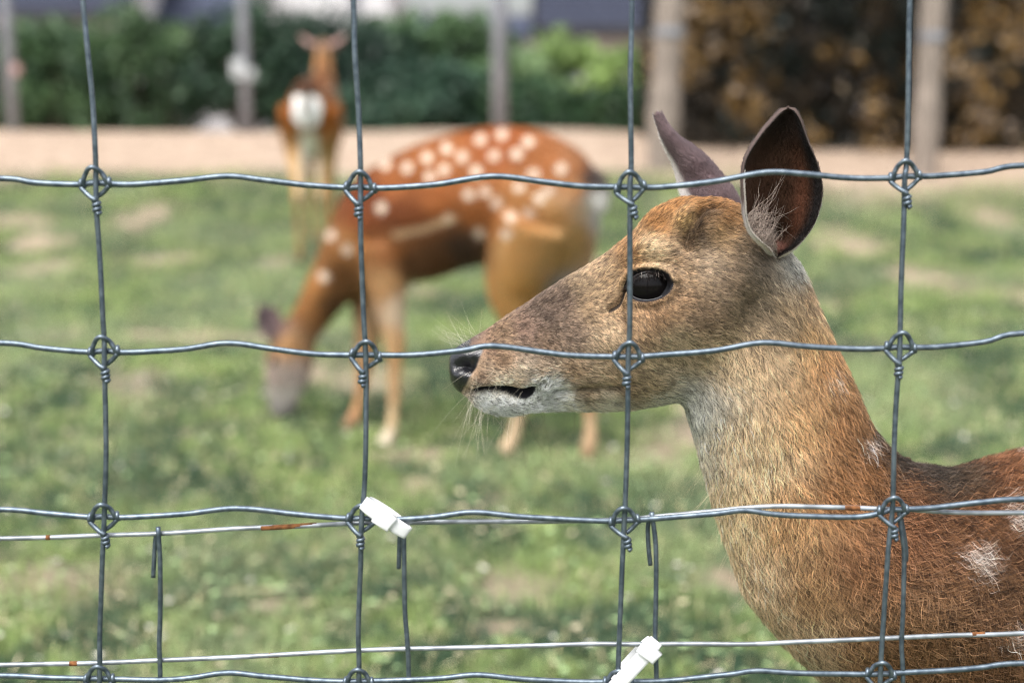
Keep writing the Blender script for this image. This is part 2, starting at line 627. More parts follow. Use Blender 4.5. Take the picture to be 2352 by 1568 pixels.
def clump_target(p, cell, seed):
    """nearest feature point of a jittered grid (for clumped hair tips)"""
    q = p / cell
    i = np.floor(q).astype(np.int64)
    best = np.full(len(p), 1e9); tgt = np.zeros_like(p)
    for dx in (-1, 0, 1):
        for dy in (-1, 0, 1):
            for dz in (-1, 0, 1):
                j = i + [dx, dy, dz]
                f = np.stack([_hash(j[:, 0], j[:, 1], j[:, 2], seed + s) for s in (1, 2, 3)], 1)
                c = j + f
                d = ((c - q) ** 2).sum(1)
                m = d < best
                best[m] = d[m]; tgt[m] = c[m]
    return tgt * cell


def grow_fur(p, n, flow, length, col, rad, lift=0.25, curl=0.0, clump=0.5, cell=0.006, k=5, dark_root=0.6, seed=1, jit=0.25):
    """hair strands lying along the flow direction; returns pts, radius, colour"""
    m = len(p)
    t = flow - n * (flow * n).sum(1, keepdims=True)
    t /= np.linalg.norm(t, axis=1, keepdims=True) + 1e-9
    b = np.cross(n, t)
    # coherent and individual deviation
    ang = jit * (rng.standard_normal(m)) + 1.1 * jit * (noise3(p, 60, seed) - 0.5) * 2
    t = t * np.cos(ang)[:, None] + b * np.sin(ang)[:, None]
    lift = (lift * (0.6 + 0.8 * rng.random(m)))[:, None] if np.ndim(lift) == 0 else (lift * (0.6 + 0.8 * rng.random(m)))[:, None]
    L = length[:, None]
    s = np.linspace(0, 1, k)
    pts = np.zeros((m, k, 3))
    curl = np.broadcast_to(np.asarray(curl, float), (m,))[:, None]
    ph = rng.random((m, 1)) * 6.283; fr = 1.0 + 1.2 * rng.random((m, 1))
    for i, u in enumerate(s):
        up = lift * (1.6 * u - 0.9 * u * u)
        w1 = curl * u * np.sin(ph + fr * 5.5 * u); w2 = curl * u * np.cos(ph * 1.7 + fr * 5.5 * u)
        pts[:, i] = p + L * (t * (u * (1 - 0.25 * lift)) + n * (up + 0.7 * np.abs(w2)) + b * w1)
    if np.any(np.asarray(clump) > 0):
        tg = clump_target(p, cell, seed)
        off = tg - p
        off -= n * (off * n).sum(1, keepdims=True)
        cl = np.broadcast_to(np.asarray(clump, float), (m,))[:, None] * (0.5 + 0.5 * rng.random((m, 1)))
        for i, u in enumerate(s):
            pts[:, i] += off * cl * u ** 1.3
    prof = np.array([1.0, 1.0, 0.9, 0.65, 0.2]) if k == 5 else np.interp(s, [0, .5, .8, 1], [1, .95, .65, .2])
    radius = rad[:, None] * prof[None]
    shade = np.interp(s, [0, 0.45, 1], [dark_root, 1.0, 1.05])  # strand base darkened in colour to imitate shade between hairs
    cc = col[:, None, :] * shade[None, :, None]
    return pts, radius, np.clip(cc, 0.002, 0.92)


# ------------------------------------------------------------------ the deer at the fence
YM = 1.18                                        # its median plane
LAT = np.array([0, 1.0, 0])
GAIN = 1.4


def near_spec():
    def q(t, b, w, nb=0.3, ntp=0.3):
        return (P(t[0], t[1], YM), P(b[0], b[1], YM), LAT, w, [nb, ntp])
    head = [q((1031, 828), (1031, 852), .004, .1, .1), q((1034, 814), (1036, 876), .0125, .1, .1), q((1048, 798), (1050, 897), .0185, .15, .15), q((1070, 784), (1072, 909), .0215, .3, .2),
            q((1100, 767), (1095, 929), .0235, .45, .25), q((1135, 746), (1127, 945), .0245, .5, .3), q((1175, 719), (1170, 950), .0255, .5, .35),
            q((1220, 690), (1215, 942), .0275, .5, .35), q((1275, 654), (1265, 938), .031, .5, .35), q((1330, 622), (1325, 939), .035, .5, .35),
            q((1385, 590), (1395, 940), .041, .5, .35), q((1425, 562), (1450, 938), .047, .5, .4), q((1460, 532), (1495, 933), .0535, .5, .42),
            q((1495, 494), (1528, 929), .058, .5, .45), q((1548, 467), (1562, 912), .060, .45, .45), q((1610, 460), (1610, 890), .059, .4, .42), q((1668, 468), (1660, 860), .056, .35, .4),
            q((1720, 488), (1706, 815), .050, .3, .35), q((1770, 528), (1755, 755), .040, .2, .3), q((1808, 578), (1790, 700), .026, .1, .1), q((1826, 620), (1815, 650), .006, 0, 0)]
    neck = [q((1780, 560), (1640, 800), .030), q((1836, 605), (1590, 885), .047, .25, .2), q((1850, 648), (1568, 935), .050, .3, .25), q((1876, 715), (1592, 985), .052, .3, .3), q((1900, 780), (1616, 1045), .054, .3, .35),
            q((1930, 845), (1640, 1118), .057, .3, .4), q((1962, 930), (1664, 1187), .062, .3, .45), q((1998, 1003), (1690, 1260), .068, .3, .5), q((2052, 1060), (1722, 1336), .076, .3, .5),
            q((2115, 1088), (1766, 1398), .085, .3, .5), q((2198, 1101), (1826, 1466), .094, .3, .5), q((2300, 1080), (1903, 1540), .099, .3, .45), q((2420, 1052), (2005, 1640), .103, .3, .4), q((2560, 1040), (2140, 1740), .105, .3, .4)]

    def r(t, b, w, nb=0.25, ntp=0.35):
        return ((t[0], YM, t[1]), (b[0], YM, b[1]), LAT, w, [nb, ntp])
    torso = [r((.60, .752), (.47, .43), .112), r((.72, .748), (.64, .40), .123), r((.85, .742), (.82, .395), .130), r((.98, .752), (.98, .42), .128), r((1.08, .755), (1.10, .48), .118), r((1.15, .735), (1.17, .54), .09), r((1.195, .69), (1.195, .60), .04), r((1.205, .66), (1.205, .64), .006)]
    body = [tuple(np.asarray(x) for x in s) for s in neck + torso]
    limbs = []
    for sy in (-1, 1):
        y = YM + sy * .062
        dx = .03 * sy
        limbs.append(limb([(.53, y, .60), (.57 + dx, y + sy * .012, .50), (.60 + dx, y + sy * .01, .42), (.575 + dx, y, .27), (.58 + dx, y, .23), (.575 + dx, y, .10), (.565 + dx, y, .065), (.55 + dx, y, .03), (.535 + dx, y, .004)],
                          [.075, .066, .04, .021, .020, .0125, .0165, .017, .022]))
        dx = -.05 * sy
        limbs.append(limb([(1.06, y, .62), (1.04, y + sy * .015, .53), (1.03 + dx / 2, y + sy * .012, .45), (1.10 + dx, y, .33), (1.135 + dx, y, .285), (1.12 + dx, y, .22), (1.10 + dx, y, .10), (1.09 + dx, y, .065), (1.075 + dx, y, .03), (1.06 + dx, y, .004)],
                          [.10, .085, .06, .026, .022, .0155, .0135, .017, .0175, .022]))
    tail = limb([(1.17, YM, .71), (1.215, YM, .66), (1.225, YM, .59), (1.222, YM, .545)], [.02, .02, .016, .006])
    return head, body, limbs, tail


def leaf_sheet(left, right, depth, bowl, base_pull=0.0, nu=26, nv=40, thick=0.0028, sign=1, power=1.0):
    """ear: two edge curves (base to tip) read at their distances, cupped by 'bowl' along +Y*sign"""
    L = catmull(np.array(left), 8); R = catmull(np.array(right), 8)

    def arc(c):
        d = np.concatenate([[0], np.cumsum(np.linalg.norm(np.diff(c, axis=0), axis=1))]); d /= d[-1]
        s = np.linspace(0, 1, nv)
        return np.stack([np.interp(s, d, c[:, k]) for k in range(3)], 1)
    L, R = arc(L), arc(R)
    g = np.zeros((nv, nu, 3))
    for j in range(nv):
        t = j / (nv - 1)
        for i in range(nu):
            u = 0.5 - 0.5 * math.cos(math.pi * i / (nu - 1))
            s = 2 * u - 1
            c = L[j] * (1 - u) + R[j] * u
            dep = np.interp(t, *bowl) * (1 - abs(s) ** 2.2) ** power
            c = c + np.array([0, sign * dep, 0])
            g[j, i] = c
    # thickness along the sheet normal
    du = np.gradient(g, axis=1); dv = np.gradient(g, axis=0)
    nn = np.cross(du, dv); nn /= np.linalg.norm(nn, axis=2, keepdims=True) + 1e-12
    if (nn[..., 1].mean() * sign) < 0: nn = -nn
    edge = np.minimum(np.arange(nu), np.arange(nu)[::-1]) / 3.0
    th = thick * np.clip(edge, 0.15, 1)[None, :, None]
    back = g + nn * th
    v = np.concatenate([g.reshape(-1, 3), back.reshape(-1, 3)])
    f = []
    N = nu * nv
    for j in range(nv - 1):
        for i in range(nu - 1):
            a, b, c, d = j * nu + i, j * nu + i + 1, (j + 1) * nu + i + 1, (j + 1) * nu + i
            f.append((a, b, c, d)); f.append((N + d, N + c, N + b, N + a))
    for j in range(nv - 1):
        for i in (0, nu - 1):
            a, d = j * nu + i, (j + 1) * nu + i
            f.append((a, d, N + d, N + a) if i == 0 else (d, a, N + a, N + d))
    for j in (0, nv - 1):
        for i in range(nu - 1):
            a, b = j * nu + i, j * nu + i + 1
            f.append((b, a, N + a, N + b))
    return v, f, N


def zE(x, y): return 1364.2 + x * .3, 225.8 + y * .3


def near_ear():
    lf = [(1375, 1215, 1.150), (1335, 1150, 1.130), (1262, 1090, 1.112), (1195, 1010, 1.106), (1160, 900, 1.103), (1152, 780, 1.103), (1144, 640, 1.106), (1155, 500, 1.110), (1195, 405, 1.114), (1255, 315, 1.117), (1315, 235, 1.119), (1372, 172, 1.121), (1425, 115, 1.122), (1482, 80, 1.123)]
    rt = [(1400, 1222, 1.150), (1450, 1195, 1.138), (1530, 1150, 1.130), (1610, 1075, 1.126), (1675, 985, 1.123), (1718, 885, 1.121), (1744, 770, 1.120), (1745, 650, 1.120), (1722, 545, 1.121), (1690, 450, 1.121), (1645, 350, 1.121), (1612, 260, 1.122), (1578, 170, 1.122), (1538, 105, 1.123), (1496, 80, 1.123)]
    cv = lambda a: [P(*zE(x, y), d) for x, y, d in a]
    return leaf_sheet(cv(lf), cv(rt), None, ([0, .08, .25, .5, .75, .95, 1], [.004, .02, .038, .034, .022, .006, 0]), nu=30, nv=46, power=.8)


def far_ear():
    lf = [(800, 880, 1.226), (720, 800, 1.238), (672, 735, 1.246), (650, 680, 1.25), (634, 590, 1.252), (608, 500, 1.252), (566, 400, 1.25), (530, 300, 1.247), (502, 190, 1.244), (482, 105, 1.241)]
    rt = [(1150, 880, 1.222), (1115, 800, 1.226), (1082, 740, 1.23), (1030, 660, 1.234), (962, 578, 1.237), (900, 508, 1.239), (828, 440, 1.24), (738, 372, 1.241), (640, 310, 1.242), (560, 232, 1.242), (512, 160, 1.241), (484, 104, 1.241)]
    cv = lambda a: [P(*zE(x, y), d) for x, y, d in a]
    return leaf_sheet(cv(lf), cv(rt), None, ([0, .2, .5, .8, 1], [.012, .026, .026, .012, 0]), nu=26, nv=40, sign=-1, power=.8)


HEAD, BODY, LIMBS, TAIL = near_spec()


def near_base(voxel):
    return remesh([loft(HEAD, 56, .005, .88), loft(BODY, 56, .008, .92), TAIL] + LIMBS, voxel)


def refine(me, mask_fn):
    bm = bmesh.new(); bm.from_mesh(me)
    fs = [f for f in bm.faces if mask_fn(f.calc_center_median())]
    es = list({e for f in fs for e in f.edges})
    bmesh.ops.subdivide_edges(bm, edges=es, cuts=1, use_grid_fill=True, smooth=0.0)
    bmesh.ops.triangulate(bm, faces=[f for f in bm.faces if len(f.verts) > 4])
    bm.to_mesh(me); bm.free()
    return me


def gauss(d, s): return np.exp(-(d / s) ** 2)


def path_dist(q, path):
    """distance and parameter of 3D points to a polyline"""
    best = np.full(len(q), 1e9); par = np.zeros(len(q))
    n = len(path) - 1
    for i in range(n):
        a, b = path[i], path[i + 1]
        ab = b - a
        t = np.clip(((q - a) @ ab) / (ab @ ab), 0, 1)
        d = np.linalg.norm(q - (a + t[:, None] * ab), axis=1)
        m = d < best
        best[m] = d[m]; par[m] = (i + t[m]) / n
    return best, par


def z2(x, y): return 987.8 + x * .282, 611.5 + y * .282
def z1(x, y): return 987.8 + x * .42, 216.4 + y * .42


me = near_base(.0032)
co = get_co(me); e = get_edges(me)
# ease the head into the neck
jaw = P(1575, 915, YM); occ = P(1830, 600, YM)
wj = np.clip(1.6 * gauss(np.linalg.norm((co - jaw)[:, [0, 2]], axis=1), .045) + 1.6 * gauss(np.linalg.norm((co - occ)[:, [0, 2]], axis=1), .05)
             + 1.3 * gauss(np.linalg.norm((co - P(1700, 760, YM))[:, [0, 2]], axis=1), .06), 0, 1)
co = lap(co, e, 1.0, 6)
jl, _ = path_dist(co * [1, 0, 1], np.array([jaw, P(1640, 850, YM), P(1740, 740, YM), P(1815, 640, YM)]) * [1, 0, 1])
wl_ = np.clip(1.5 * gauss(jl, .030), 0, 1)
co = lap(co, e, wl_, 90, .5, False)
co = lap(co, e, wj, 20, .5, False)
lg = np.clip((co[:, 0] - .44) / .05, 0, 1) * np.clip((co[:, 2] - .33) / .05, 0, 1)
co = lap(co, e, lg, 30, .5, False)
set_co(me, co)
hx = P(1900, 600, YM)[0]; hz = P(1560, 1010, YM)[2]
refine(me, lambda c: c.x < hx and c.z > hz)
co = get_co(me); e = get_edges(me)
co = lap(co, e, (co[:, 0] < hx) * 1.0, 4)
set_co(me, co)

bvh = BVHTree.FromPolygons([tuple(c) for c in co], [tuple(p.vertices) for p in me.polygons])


def S(px, py):
    """point of the deer's surface seen at a measured place"""
    d = ray(px, py); d /= np.linalg.norm(d)
    h = bvh.ray_cast(Vector(CAM), Vector(d))
    return np.array(h[0]) if h[0] is not None else P(px, py, YM - .02)


def Sn(px, py):
    d = ray(px, py); d /= np.linalg.norm(d)
    h = bvh.ray_cast(Vector(CAM), Vector(d))
    return np.array(h[1])


# fold to the near side so every feature is made on both cheeks
def fold(co):
    c = co.copy(); c[:, 1] = YM - np.abs(co[:, 1] - YM); return c


fc = fold(co)
no = get_no(me)
disp = np.zeros(len(co))


def bump(px, py, s, amp, ax=None):
    global disp
    c = S(px, py)
    d = fc - c
    if ax is None:
        disp += amp * gauss(np.linalg.norm(d, axis=1), s)
    else:                                   # ax = (px vector of the long axis, long sigma)
        v = S(px + ax[0], py + ax[1]) - c; v /= np.linalg.norm(v)
        al = d @ v
        pr = np.linalg.norm(d - al[:, None] * v, axis=1)
        disp += amp * np.exp(-(al / ax[2]) ** 2 - (pr / s) ** 2)


def groove(path, s, amp, prof=None):
    global disp
    pts = catmull(np.array([S(*q) for q in path]), 6)
    d, t = path_dist(fc, pts)
    a = amp if prof is None else amp * np.interp(t, *prof)
    disp += a * gauss(d, s)
    return d, t


bump(1488, 578, .010, .0078, (60, -6, .022))          # brow ridge
bump(1462, 632, .008, .0020, (10, -14, .012))
bump(*z1(1390, 690), .0070, .0085, (22, -22, .012))      # antler knob
groove([z1(1540, 630), z1(1470, 650), z1(1430, 720), z1(1395, 790), z1(1405, 840)], .0050, -.0085)
bump(*z1(1520, 720), .010, .0065, (25, -20, .016))
bump(1600, 640, .02, .0020)
bump(1555, 735, .013, .0022, (60, 0, .035))           # cheek bone
bump(1620, 760, .03, .002)
bump(1400, 690, .014, -.0022, (40, 25, .02))
bump(1340, 770, .011, .0016, (80, 12, .05))           # muzzle ridge
bump(1345, 850, .012, .0010, (60, 0, .04))
bump(1735, 690, .018, -.006)                          # hollow under the ear
bump(1300, 700, .014, -.0012, (60, -30, .035))
TEAR = [z1(1125, 1030), z1(1092, 1030), z1(1062, 1060), z1(1040, 1105), z1(1015, 1150), z1(975, 1178)]
tear_d, tear_t = groove(TEAR, .0030, -.0085, ([0, .4, 1], [.8, 1, .5]))
bump(*z1(985, 1090), .005, .0022, (-12, 24, .008))
bump(*z1(1060, 1140), .005, .0018, (-10, 20, .007))
# eye
EYE = S(1491, 655)
en = np.array([-.12, -.97, .12]); en /= np.linalg.norm(en)
ex = np.array([1.0, -.10, .06]); ex -= en * (ex @ en); ex /= np.linalg.norm(ex)
ez = np.cross(ex, en); ez = ez if ez[2] > 0 else -ez
ew, eh = .0178, .0118


def eye_coords(q):
    d = q - EYE
    a, b = d @ ex, d @ ez
    b = b + .0022 * np.clip(a / ew, -1.5, 1.5) ** 2 * np.sign(-b) * 0 - .0012 * (a / ew)
    return a, b, np.sqrt((a / ew) ** 2 + (b / np.where(b > 0, eh * .92, eh * 1.02)) ** 2), np.linalg.norm(d, axis=1)


ea, eb, er, ed = eye_coords(fc)
near_eye = ed < .06
disp += np.where(near_eye, -.0085 * np.clip((1.02 - er) / .16, 0, 1), 0)
disp += np.where(near_eye, .0036 * gauss(er - 1.16, .20) * np.where(eb > 0, 1.9, .5), 0)       # lids
disp += np.where(near_eye & (eb > 0), -.0022 * gauss(er - 1.75, .25), 0)                       # crease above
disp += np.where(near_eye & (eb < 0), -.0012 * gauss(er - 1.7, .3), 0)
# mouth, nostril, chin, jaw
MOUTH = [z2(262, 1040), z2(330, 1036), z2(420, 1020), z2(520, 1012), z2(620, 1014), z2(700, 1036), z2(770, 1042), z2(820, 1022), z2(862, 1000)]
mouth_d, mouth_t = groove(MOUTH, .0042, -.0110, ([0, .3, .6, .8, 1], [.55, .85, 1.1, 1.2, .4]))
bump(*z2(560, 940), .006, .0018, (60, 4, .02))        # upper lip
bump(*z2(600, 1110), .007, .0020, (60, 6, .018))      # lower lip
bump(*z2(925, 985), .0055, .0035, (4, -16, .007))     # corner of the mouth
groove([z2(1000, 1015), z2(1200, 1005), z2(1400, 985), z2(1620, 955)], .0042, -.0050, ([0, .3, .8, 1], [.5, 1, 1, .2]))
NOSTRIL = [z2(215, 815), z2(270, 800), z2(330, 830), z2(350, 790)]
nos_d, nos_t = groove(NOSTRIL, .0044, -.0100, ([0, .5, 1], [.6, 1.15, .5]))
bump(*z2(230, 900), .004, .0012)
bump(*z2(300, 730), .006, .0018, (30, -8, .010))
disp += .0005 * (noise3(co, 90, 3) - .5) * (co[:, 0] < hx)
co2 = co + no * disp[:, None]
set_co(me, co2)
co2 = lap(co2, e, (co[:, 0] < hx) * 1.0, 1, .35)
set_co(me, co2)

# ears joined to the body mesh
n0 = len(co2)
ev1, ef1, N1 = near_ear()
ev2, ef2, N2 = far_ear()
body_faces = [tuple(p.vertices) for p in me.polygons]
allv = np.concatenate([co2, ev1, ev2])
allf = body_faces + [tuple(i + n0 for i in q) for q in ef1] + [tuple(i + n0 + len(ev1) for i in q) for q in ef2]
deer = mesh_obj('sika_deer', allv, allf, M_COAT)
bm = bmesh.new(); bm.from_mesh(deer.data); bmesh.ops.recalc_face_normals(bm, faces=bm.faces); bm.to_mesh(deer.data); bm.free()
tag(deer, 'brown doe with big black eye and upright ears standing close behind the wire fence', 'deer')

# ---- coat colours read off the animal (side view positions in its median plane)
COAT = [(1110, 790, 120, 85, 65), (1090, 772, 75, 60, 58), (1150, 770, 140, 105, 78), (1200, 760, 118, 86, 72), (1250, 725, 98, 74, 62), (1290, 690, 96, 72, 60), (1330, 650, 150, 118, 88), (1350, 700, 148, 114, 82),
        (1300, 760, 120, 92, 75), (1250, 790, 112, 82, 62), (1400, 770, 168, 134, 102), (1150, 835, 126, 82, 46), (1105, 870, 112, 72, 42), (1180, 880, 166, 126, 92), (1080, 890, 160, 130, 105), (1140, 872, 205, 175, 145), (1165, 868, 212, 186, 160),
        (1240, 855, 168, 128, 96), (1300, 850, 162, 122, 86), (1400, 855, 166, 132, 98), (1110, 915, 212, 208, 206), (1150, 928, 228, 224, 222), (1200, 935, 232, 228, 224), (1245, 888, 236, 232, 228), (1255, 905, 232, 227, 222), (1230, 900, 200, 195, 190), (1300, 925, 196, 180, 158),
        (1400, 928, 185, 170, 148), (1330, 895, 138, 108, 76), (1430, 888, 120, 92, 60), (1480, 885, 155, 124, 88), (1500, 920, 176, 166, 150), (1450, 740, 152, 112, 76), (1500, 705, 134, 94, 58), (1550, 690, 132, 96, 64),
        (1550, 780, 164, 134, 102), (1600, 720, 124, 94, 68), (1650, 640, 122, 95, 72), (1700, 690, 104, 84, 62), (1750, 690, 98, 80, 62), (1770, 720, 130, 104, 78), (1620, 600, 154, 124, 98), (1560, 600, 156, 120, 88), (1490, 575, 196, 160, 120),
        (1440, 620, 158, 112, 70), (1400, 640, 165, 128, 92), (1370, 630, 165, 128, 95), (1440, 575, 150, 100, 50), (1500, 520, 160, 100, 34), (1545, 478, 164, 100, 24), (1600, 470, 166, 102, 22), (1650, 476, 160, 98, 28), (1690, 490, 142, 96, 48), (1598, 532, 74, 54, 40), (1616, 488, 62, 44, 34), (1570, 508, 165, 128, 86), (1590, 515, 80, 58, 42), (1630, 506, 120, 84, 46),  # darkest crown tones include the fold's shadow as well as dark fur
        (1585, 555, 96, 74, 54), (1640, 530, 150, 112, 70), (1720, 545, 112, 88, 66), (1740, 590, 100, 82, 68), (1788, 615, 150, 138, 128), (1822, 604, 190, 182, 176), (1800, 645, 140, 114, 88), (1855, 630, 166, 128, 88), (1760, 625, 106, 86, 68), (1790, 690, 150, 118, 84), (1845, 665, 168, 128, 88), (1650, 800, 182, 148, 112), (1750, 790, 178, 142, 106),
        (1850, 760, 172, 128, 78), (1890, 800, 166, 112, 60), (1592, 950, 150, 144, 138), (1578, 930, 158, 150, 142), (1615, 1000, 190, 170, 148), (1690, 1000, 207, 168, 128), (1750, 1000, 200, 160, 116), (1830, 950, 176, 128, 78), (1900, 950, 150, 96, 46), (1940, 985, 134, 84, 38),
        (1700, 1150, 202, 163, 118), (1800, 1150, 174, 124, 74), (1900, 1100, 142, 88, 38), (1965, 1060, 124, 74, 28), (1985, 985, 66, 46, 32), (2030, 1045, 46, 36, 29), (2080, 1080, 46, 36, 29), (2130, 1098, 50, 38, 28), (2200, 1108, 66, 44, 26), (2280, 1096, 112, 62, 25),
        (2350, 1080, 126, 72, 30), (1750, 1300, 192, 152, 112), (1850, 1300, 156, 110, 64), (1950, 1250, 128, 78, 36), (2050, 1200, 116, 66, 28), (2050, 1120, 112, 64, 26), (2200, 1200, 102, 58, 22), (2300, 1250, 88, 50, 20), (2250, 1350, 92, 56, 25), (1820, 1420, 172, 136, 98), (1870, 1470, 160, 125, 90), (1950, 1450, 136, 92, 50),
        (2050, 1450, 126, 82, 40), (2150, 1500, 112, 72, 35), (2250, 1500, 106, 66, 32), (1930, 1550, 146, 116, 84), (2010, 1560, 136, 98, 58), (2150, 1620, 120, 82, 48)]
coat_pos = np.array([c[:2] for c in COAT], float)
coat_val = np.array([lin(*c[2:]) for c in COAT])


def side_px(p):
    q = p.copy(); q[:, 1] = YM
    # cheeks stand nearer than the median plane: use the place where they are seen
    s = to_px(p) * .85 + to_px(q) * .15
    far = p[:, 1] > YM
    pm = p.copy(); pm[:, 1] = 2 * YM - p[:, 1]
    s[far] = (to_px(pm) * .85 + to_px(q) * .15)[far]
    return s


BODY_SPOTS = [(2200, 1275, 34, 20), (2290, 1190, 16, 30), (2288, 1420, 18, 16), (2330, 1335, 12, 12), (2346, 1080, 12, 22), (1965, 1000, 14, 16), (1900, 850, 6, 18)]


def torso_color(p):
    """coat behind the shoulder, out of the measured area: rust back, paler belly and legs, white rump, spot rows"""
    x, y, z = p[:, 0], p[:, 1], p[:, 2]
    back, belly, leg = lin(112, 62, 24), lin(165, 130, 92), lin(160, 120, 80)
    t = np.clip((z - .40) / .16, 0, 1)[:, None]
    c = belly * (1 - t) + back * t
    lg = np.clip((.40 - z) / .06, 0, 1)[:, None]
    c = c * (1 - lg) + leg * lg
    hoof = np.clip((.035 - z) / .01, 0, 1)[:, None]
    c = c * (1 - hoof) + lin(40, 36, 34) * hoof
    line = np.clip((z - .735) / .012, 0, 1)[:, None] * (np.abs(y - YM) < .03)[:, None]
    c = c * (1 - .7 * line) + lin(50, 36, 26) * .7 * line
    for r_, zz in enumerate((.69, .63, .57, .52)):
        for k in range(10):
            sx = .55 + k * .066 + .03 * (r_ % 2); sz = zz + .012 * math.sin(k * 2.1 + r_)
            d = np.sqrt((x - sx) ** 2 + (z - sz) ** 2)
            m = (np.clip((.017 - d) / .008, 0, 1) * .8 * (sx < 1.04))[:, None] * (np.abs(y - YM) > .02)[:, None]
            c = c * (1 - m) + lin(205, 190, 175) * m
    re_ = np.sqrt(((np.abs(y - YM) - .02) / .058) ** 2 + ((z - .625) / .075) ** 2) + .25 * (noise3(p, 40, 15) - .5)
    rump = np.clip((x - 1.135) / .02, 0, 1) * np.clip((1 - re_) / .22, 0, 1)
    rim = np.clip((x - 1.11) / .02, 0, 1) * np.clip((z - .675) / .012, 0, 1) * np.clip((.085 - np.abs(y - YM)) / .02, 0, 1)
    inner = np.clip((x - 1.0) / .05, 0, 1) * np.clip((.55 - z) / .03, 0, 1) * np.clip((z - .10) / .05, 0, 1) * np.clip((.055 - np.abs(y - YM)) / .02, 0, 1)
    for m, cc in ((inner, lin(215, 205, 200)), (rump, lin(235, 228, 222)), (rim, lin(45, 32, 26))):
        c = c * (1 - m[:, None]) + cc * m[:, None]
    tl = np.clip((x - 1.200) / .006, 0, 1) * (np.abs(y - YM) < .026)
    c = c * (1 - .8 * tl[:, None]) + lin(70, 50, 42) * .8 * tl[:, None]
    return c


def coat_color(p, spots=True):
    s = side_px(p)
    c = idw(s, coat_pos, coat_val, 26, 2.2)
    c = c * .76 + .24 * c.mean(1, keepdims=True) * np.array([1.04, 1.0, .94])
    if spots:
        wob = 1 + .9 * (noise3(p, 150, 9) - .5)
        for a, b, rx, ry in BODY_SPOTS:
            d = np.sqrt(((s[:, 0] - a) / rx) ** 2 + ((s[:, 1] - b) / ry) ** 2)
            m = (np.clip((1.25 * wob - d) / .5, 0, 1) * .75)[:, None]
            c = c * (1 - m) + lin(200, 180, 172) * m
    t = np.clip((p[:, 0] - .40) / .10, 0, 1)[:, None]
    t = t * t * (3 - 2 * t)
    # marks of the crown: pale knob, dark fur and painted-in shadow of the fold behind it
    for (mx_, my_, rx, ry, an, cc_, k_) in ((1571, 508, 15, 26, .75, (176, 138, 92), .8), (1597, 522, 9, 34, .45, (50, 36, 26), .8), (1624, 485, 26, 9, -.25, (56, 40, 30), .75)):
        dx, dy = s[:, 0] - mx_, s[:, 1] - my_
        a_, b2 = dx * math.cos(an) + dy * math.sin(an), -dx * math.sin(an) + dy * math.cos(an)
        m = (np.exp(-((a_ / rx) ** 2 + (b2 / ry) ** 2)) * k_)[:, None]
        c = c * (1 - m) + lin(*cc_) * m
    return (c * (1 - t) + torso_color(p) * t) * GAIN * np.array([.98, 1.06, 1.03])


av = get_co(deer.data)
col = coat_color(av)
av_pre = av.copy(); av_pre[:n0] = co
fa = fold(av_pre)
# bare skin: nose leather, lips, eye rim, tear slit
NOSE_EDGE = [z2(440, 640), z2(440, 690), z2(400, 770), z2(355, 860), z2(310, 950), z2(262, 1035)]
npx = side_px(av_pre)
ex_ = np.interp(npx[:, 1], [q[1] for q in NOSE_EDGE], [q[0] for q in NOSE_EDGE])
top_cut = npx[:, 1] < NOSE_EDGE[0][1]
nose_m = np.clip((ex_ - npx[:, 0]) / 5, 0, 1) * (npx[:, 1] < 912) * (npx[:, 0] < 1130) * (np.arange(len(av)) < n0)
nose_m = np.where(top_cut, np.clip((1085 - npx[:, 0]) / 8, 0, 1) * (npx[:, 0] < 1130) * np.clip((npx[:, 1] - 770) / 6, 0, 1), nose_m)
md, mt_ = path_dist(fa, catmull(np.array([S(*q) for q in MOUTH]), 6))
wid = np.interp(mt_, [0, .25, .45, .62, .75, .88, 1], [.0022, .0034, .0044, .0056, .0074, .0056, .0018])
mouth_m = np.clip((wid * 1.15 - md) / (.3 * wid), 0, 1) * (np.arange(len(av)) < n0)
td, tt = path_dist(fa, catmull(np.array([S(*q) for q in TEAR]), 6))
tear_m = np.clip((.0032 - td) / .0015, 0, 1) * (np.arange(len(av)) < n0)
ea, eb, er, ed = eye_coords(fa)
eye_m = np.where(ed < .06, np.clip((np.where(eb > 0, 1.17, 1.26) - er) / .10, 0, 1), 0) * (np.arange(len(av)) < n0)
skin_m = np.clip(np.maximum.reduce([nose_m, mouth_m, tear_m * .9, eye_m]), 0, 1)
dark = np.tile(np.array([.012, .012, .015]), (len(av), 1))
col = col * (1 - skin_m[:, None]) + dark * skin_m[:, None]
# ears
i1 = np.arange(n0, n0 + len(ev1)); i2 = np.arange(n0 + len(ev1), len(av))
in1, out1 = i1[:N1], i1[N1:]
in2, out2 = i2[:N2], i2[N2:]


def ear_uv(N, nu): return (np.arange(N) % nu) / (nu - 1), (np.arange(N) // nu) / (N // nu - 1)


u, v = ear_uv(N1, 30)
c_in = np.tile(lin(56, 38, 28), (N1, 1))
pk = (np.exp(-((u - .72) / .07) ** 2) * np.clip((.8 - v) / .3, 0, 1) * np.clip((v - .2) / .15, 0, 1) * .5)[:, None]
c_in = c_in * (1 - pk) + lin(104, 64, 48) * pk
pk = (np.clip((.20 - v) / .08, 0, 1) * np.exp(-((u - .58) / .2) ** 2))[:, None]
c_in = c_in * (1 - pk) + lin(178, 125, 112) * pk
ed_ = np.maximum(np.clip((.10 - u) / .06, 0, 1), np.clip((u - .76) / .1, 0, 1))[:, None]
c_in = c_in * (1 - ed_) + lin(30, 27, 27) * ed_
tp = np.clip((v - .72) / .15, 0, 1)[:, None]
c_in = c_in * (1 - .7 * tp) + lin(34, 30, 30) * .7 * tp
wl = (np.clip((.16 - u) / .06, 0, 1) * np.clip((.42 - v) / .1, 0, 1))[:, None]
